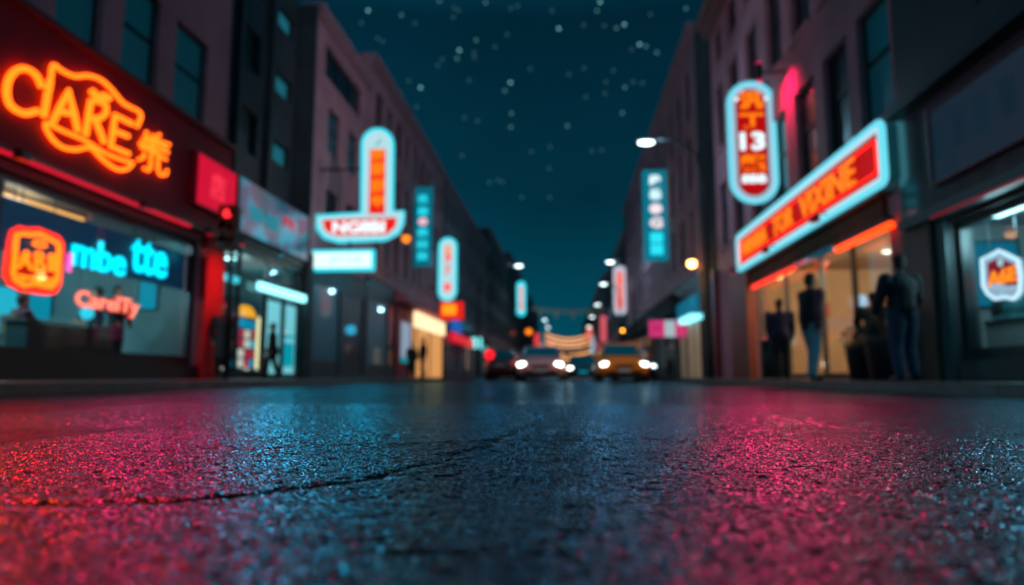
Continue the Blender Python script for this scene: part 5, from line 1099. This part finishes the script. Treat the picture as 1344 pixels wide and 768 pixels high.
    hb = MB(); hb.ell(hd + J(0, .022, .035), (.088 * k, .100 * k, .105 * k), 20, 12); hb.ell(hd + J(0, .05, -.02), (.078 * k, .07 * k, .085 * k))
    if long_hair: hb.cap(hd + J(0, .06, 0), hd + J(0, .07, -.2), .08 * k, .05 * k)
    for i, v in enumerate(hb.v):
        if v.y < hd.y - .045 * k and v.z < hd.z + .055 * k: hb.v[i].y = hd.y - .04 * k
    remesh(hb, 'hair', hairm, t, .01, 2)
    t.location = (x, y, z); t.rotation_euler = (0, 0, rz)
    return t
cl = lambda n, c: mat(n, c, .8, bump=.2, bscale=60)
navy = cl('navy_cloth', (.03, .035, .10)); blk = cl('black_cloth', (.010, .012, .016)); jeans = cl('blue_denim', (.10, .28, .38)); plum = cl('plum_cloth', (.09, .025, .05)); dkt = cl('dark_trousers', (.012, .02, .035)); greyc = cl('grey_cloth', (.16, .19, .2)); djeans = cl('dark_denim', (.02, .05, .10))
person(cx_(1027, 14.2), 14.2, ZS, PI * .9, 'person in a navy top beside the one in blue jeans at the right shop', navy, dkt, 1.62, ((.0, .03, .05), (.0, .0, .03)), bulk=1.2, voxel=.008)
person(cx_(1068, 11.9), 11.9, ZS, PI * .60, 'person in black vest, plum sleeves and blue jeans outside the right shop', plum, jeans, 1.80, ((.02, -.10, .05), (.03, .12, .12)), stride=.10, bulk=1.16, voxel=.007, lean=.02)
v_ = [o for o in bpy.data.objects if o.name.startswith('person')][-1]
vb = MB(); vb.ell((0, -.02, 1.33), (.235, .185, .235)); vb.cap((0, 0, 1.0), (0, -.02, 1.3), .20, .195); vb.ell((0, 0, .98), (.22, .175, .11)); remesh(vb, 'vest', blk, v_, .012, 3)
person(cx_(1190, 9.9), 9.9, ZS, PI * 1.08, 'person in dark jacket and dark jeans standing at the near end of the right shop', cl('teal_black_cloth', (.012, .022, .032)), djeans, 1.76, ((.03, .02, .10), (.04, .06, .16)), bulk=1.26, voxel=.007)
person(cx_(291, 15.6), 15.6, ZS, PI * .1, 'person in a long dark coat standing beside the red pillar', blk, blk, 1.78, ((.03, .02, .03), (.03, .02, .03)), coat=.5, bulk=1.12)
person(cx_(356, 19.3), 19.3, ZS, -PI * .45, 'person in dark coat walking past the lit corner shop', blk, dkt, 1.60, ((.03, .08, .12), (.03, -.05, .05)), stride=.16, coat=.15)
person(cx_(540, 31.4), 31.4, ZS, PI * .2, 'left one of two dark figures before the warm doorway', blk, blk, 1.62, ((.03, .02, .03), (.03, .02, .03)), coat=.45, voxel=.014, bulk=1.1)
person(cx_(555, 31), 31, ZS, -PI * .3, 'right one of two dark figures before the warm doorway', blk, dkt, 1.80, ((.03, .05, .08), (.03, -.03, .05)), stride=.1, voxel=.014)
person(cx_(880, 32.5), 32.5, ZS, PI * .15, 'person in grey top below the pink billboard', greyc, dkt, 1.68, ((.10, .05, .1), (.05, .0, .03)), voxel=.014)
q = onx(150, 450, XL - 1.2); person(q.x, q.y, .43, PI * .5, 'person in dark jacket standing inside the left shop, right of two', blk, dkt, 1.72, ((.10, .05, .12), (.08, .05, .12)), voxel=.012, bulk=1.1)
q = onx(124, 450, XL - 1.65); person(q.x, q.y, .43, -PI * .4, 'person in dark blue top inside the left shop, left of two', navy, dkt, 1.70, ((.05, .1, .2), (.05, .1, .2)), voxel=.012)
q = onx(24, 450, XL - 1.6); ch_x, ch_y = q.x, q.y; person(q.x, q.y, .44, PI * .9, 'person seated in a purple top near the left shop window', plum, dkt, 1.7, ((.03, .15, .2), (.03, .15, .2)), seated=True, voxel=.012)
q = onx(1148, 450, XR + .35)
person(5.28, 12.0 + .15, ZS, PI * .8, 'person in a dark hooded coat partly hidden behind the potted shrub', blk, blk, 1.50, ((.1, .1, .1), (.1, .1, .1)), coat=.45, bulk=1.25, voxel=.010)
# chairs and tables of the left shop
def chair_(x, y, rz, lab, group='wooden chairs in the left shop'):
    t = thing('chair', (0, 0, 0), lab, 'chair', group); 
    b = MB(); b.box(-.21, .21, -.2, .22, .42, .455); b.build('seat', wood, t); b = MB(); b.box(-.2, .2, .2, .23, .55, .9); b.build('backrest', wood, t)
    for sx in (-.19, .19):
        for sy, h in ((-.18, .42), (.215, .9)): b = MB(); b.tube([(sx, sy, 0), (sx, sy, h)], .017, 8); b.build('leg', wood, t)
    t.location = (x, y, .43); t.rotation_euler = (0, 0, rz); return t
def table_(x, y, lab, group='tables in the left shop'):
    t = thing('table', (0, 0, 0), lab, 'table', group); b = MB(); b.lathe([(.38, .72), (.4, .735), (.4, .75)], (0, 0, 0), 28); b.build('tabletop', wood, t); b = MB(); b.tube([(0, 0, .02), (0, 0, .72)], .035, 10); b.lathe([(.25, 0), (.25, .015), (.05, .04)], (0, 0, 0), 24); b.build('pedestal', blackm, t); t.location = (x, y, .43); return t
chair_(ch_x, ch_y, PI * .9, 'wooden chair under the seated person'); q = onx(60, 470, XL - 1.3); table_(q.x, q.y, 'round wooden table beside the seated person'); chair_(q.x - .1, q.y + .7, -.2, 'empty wooden chair right of the round table')
ctl = thing('counter', (XL - 1.9, 12.0, .43), 'dark serving counter behind the left shop window with a teal lamp', 'counter'); b = MB(); b.box(XL - 1.2, XL - .8, 11.2, 13.4, .433, 1.15); b.build('cabinet', mat('dark_counter', (.02, .03, .035), .5), ctl); b = MB(); b.box(XL - 1.25, XL - .75, 11.1, 13.5, 1.153, 1.2); b.build('worktop', steelm, ctl)
q = onx(112, 442, XL - 1.0); tl = thing('table_lamp', (XL - 1.0, q.y, 1.2), 'small glowing teal lamp on the serving counter', 'table lamp'); b = MB(); b.ell((XL - 1.0, q.y, 1.45), .13, 16, 10); b.build('shade', neon('teal_globe', (.03, .55, .7), 1.3), tl); b = MB(); b.lathe([(.09, .0), (.09, .02), (.02, .04), (.02, .15)], (XL - 1.0, q.y, 1.201), 16); b.build('base', steelm, tl)

# ------------------------------------------------------------------ stars
def ico(r):
    b = MB(); b.ell((0, 0, 0), r, 8, 6); me = bpy.data.meshes.new('star'); me.from_pydata([tuple(v) for v in b.v], [], b.f); return me
lev = [(.9, 'bright teal white star high in the night sky', 'bright stars'), (.32, 'medium pale teal star in the night sky', 'medium stars'), (.14, 'faint teal star barely showing in the night sky', 'faint stars')]
sm_ = []
for i, (s_, l_, g_) in enumerate(lev): me = ico(1.15); me.materials.append(neon('star_glow_%d' % i, (.35, .95, 1.), s_)); sm_.append(me)
T2 = 2.955
st_ = [(540 + a / T2, c / T2, k) for a, c, k in [(732, 8, 0), (572, 111, 0), (826, 95, 0), (795, 109, 1), (186, 195, 0), (384, 320, 0), (362, 352, 1), (885, 172, 0), (910, 180, 1), (952, 204, 1), (251, 156, 1), (177, 227, 1), (36, 340, 0), (388, 440, 1), (386, 493, 1), (605, 489, 1), (902, 412, 1), (818, 438, 1), (833, 475, 1), (928, 445, 2), (935, 357, 1), (828, 339, 1), (1065, 33, 1), (1092, 6, 1), (720, 42, 1), (288, 10, 1), (108, 4, 1), (182, 40, 2), (372, 134, 2), (461, 267, 2), (748, 100, 2), (668, 97, 2), (927, 55, 2), (610, 289, 2), (670, 265, 2), (783, 274, 2), (754, 318, 2), (676, 376, 2), (750, 362, 2), (223, 311, 2), (197, 604, 2), (537, 570, 2), (738, 583, 2), (795, 608, 2), (534, 654, 2), (750, 652, 2), (353, 706, 2), (465, 588, 2), (860, 318, 2), (244, 223, 2), (20, 415, 2), (545, 42, 2), (120, 230, 2), (855, 192, 2), (990, 240, 2)]]
st_ += [(300 + a / 2.953, c / 2.953, k) for a, c, k in [(541, 41, 0), (670, 59, 1), (515, 89, 2), (598, 160, 2), (667, 362, 2)]]
for i in range(38): st_.append((random.uniform(440, 900), random.uniform(3, 300), 2))
st_ = [q for q in st_ if abs(q[0] - 680) < 225 - max(0, q[1] - 20) * .62]
for (a, c, k) in st_:
    o = bpy.data.objects.new('star', sm_[k]); C.objects.link(o); o.location = Vector((0, 0, CAMH)) + ray(a, c) * 620; tag(o, lev[k][1], 'star', lev[k][2])
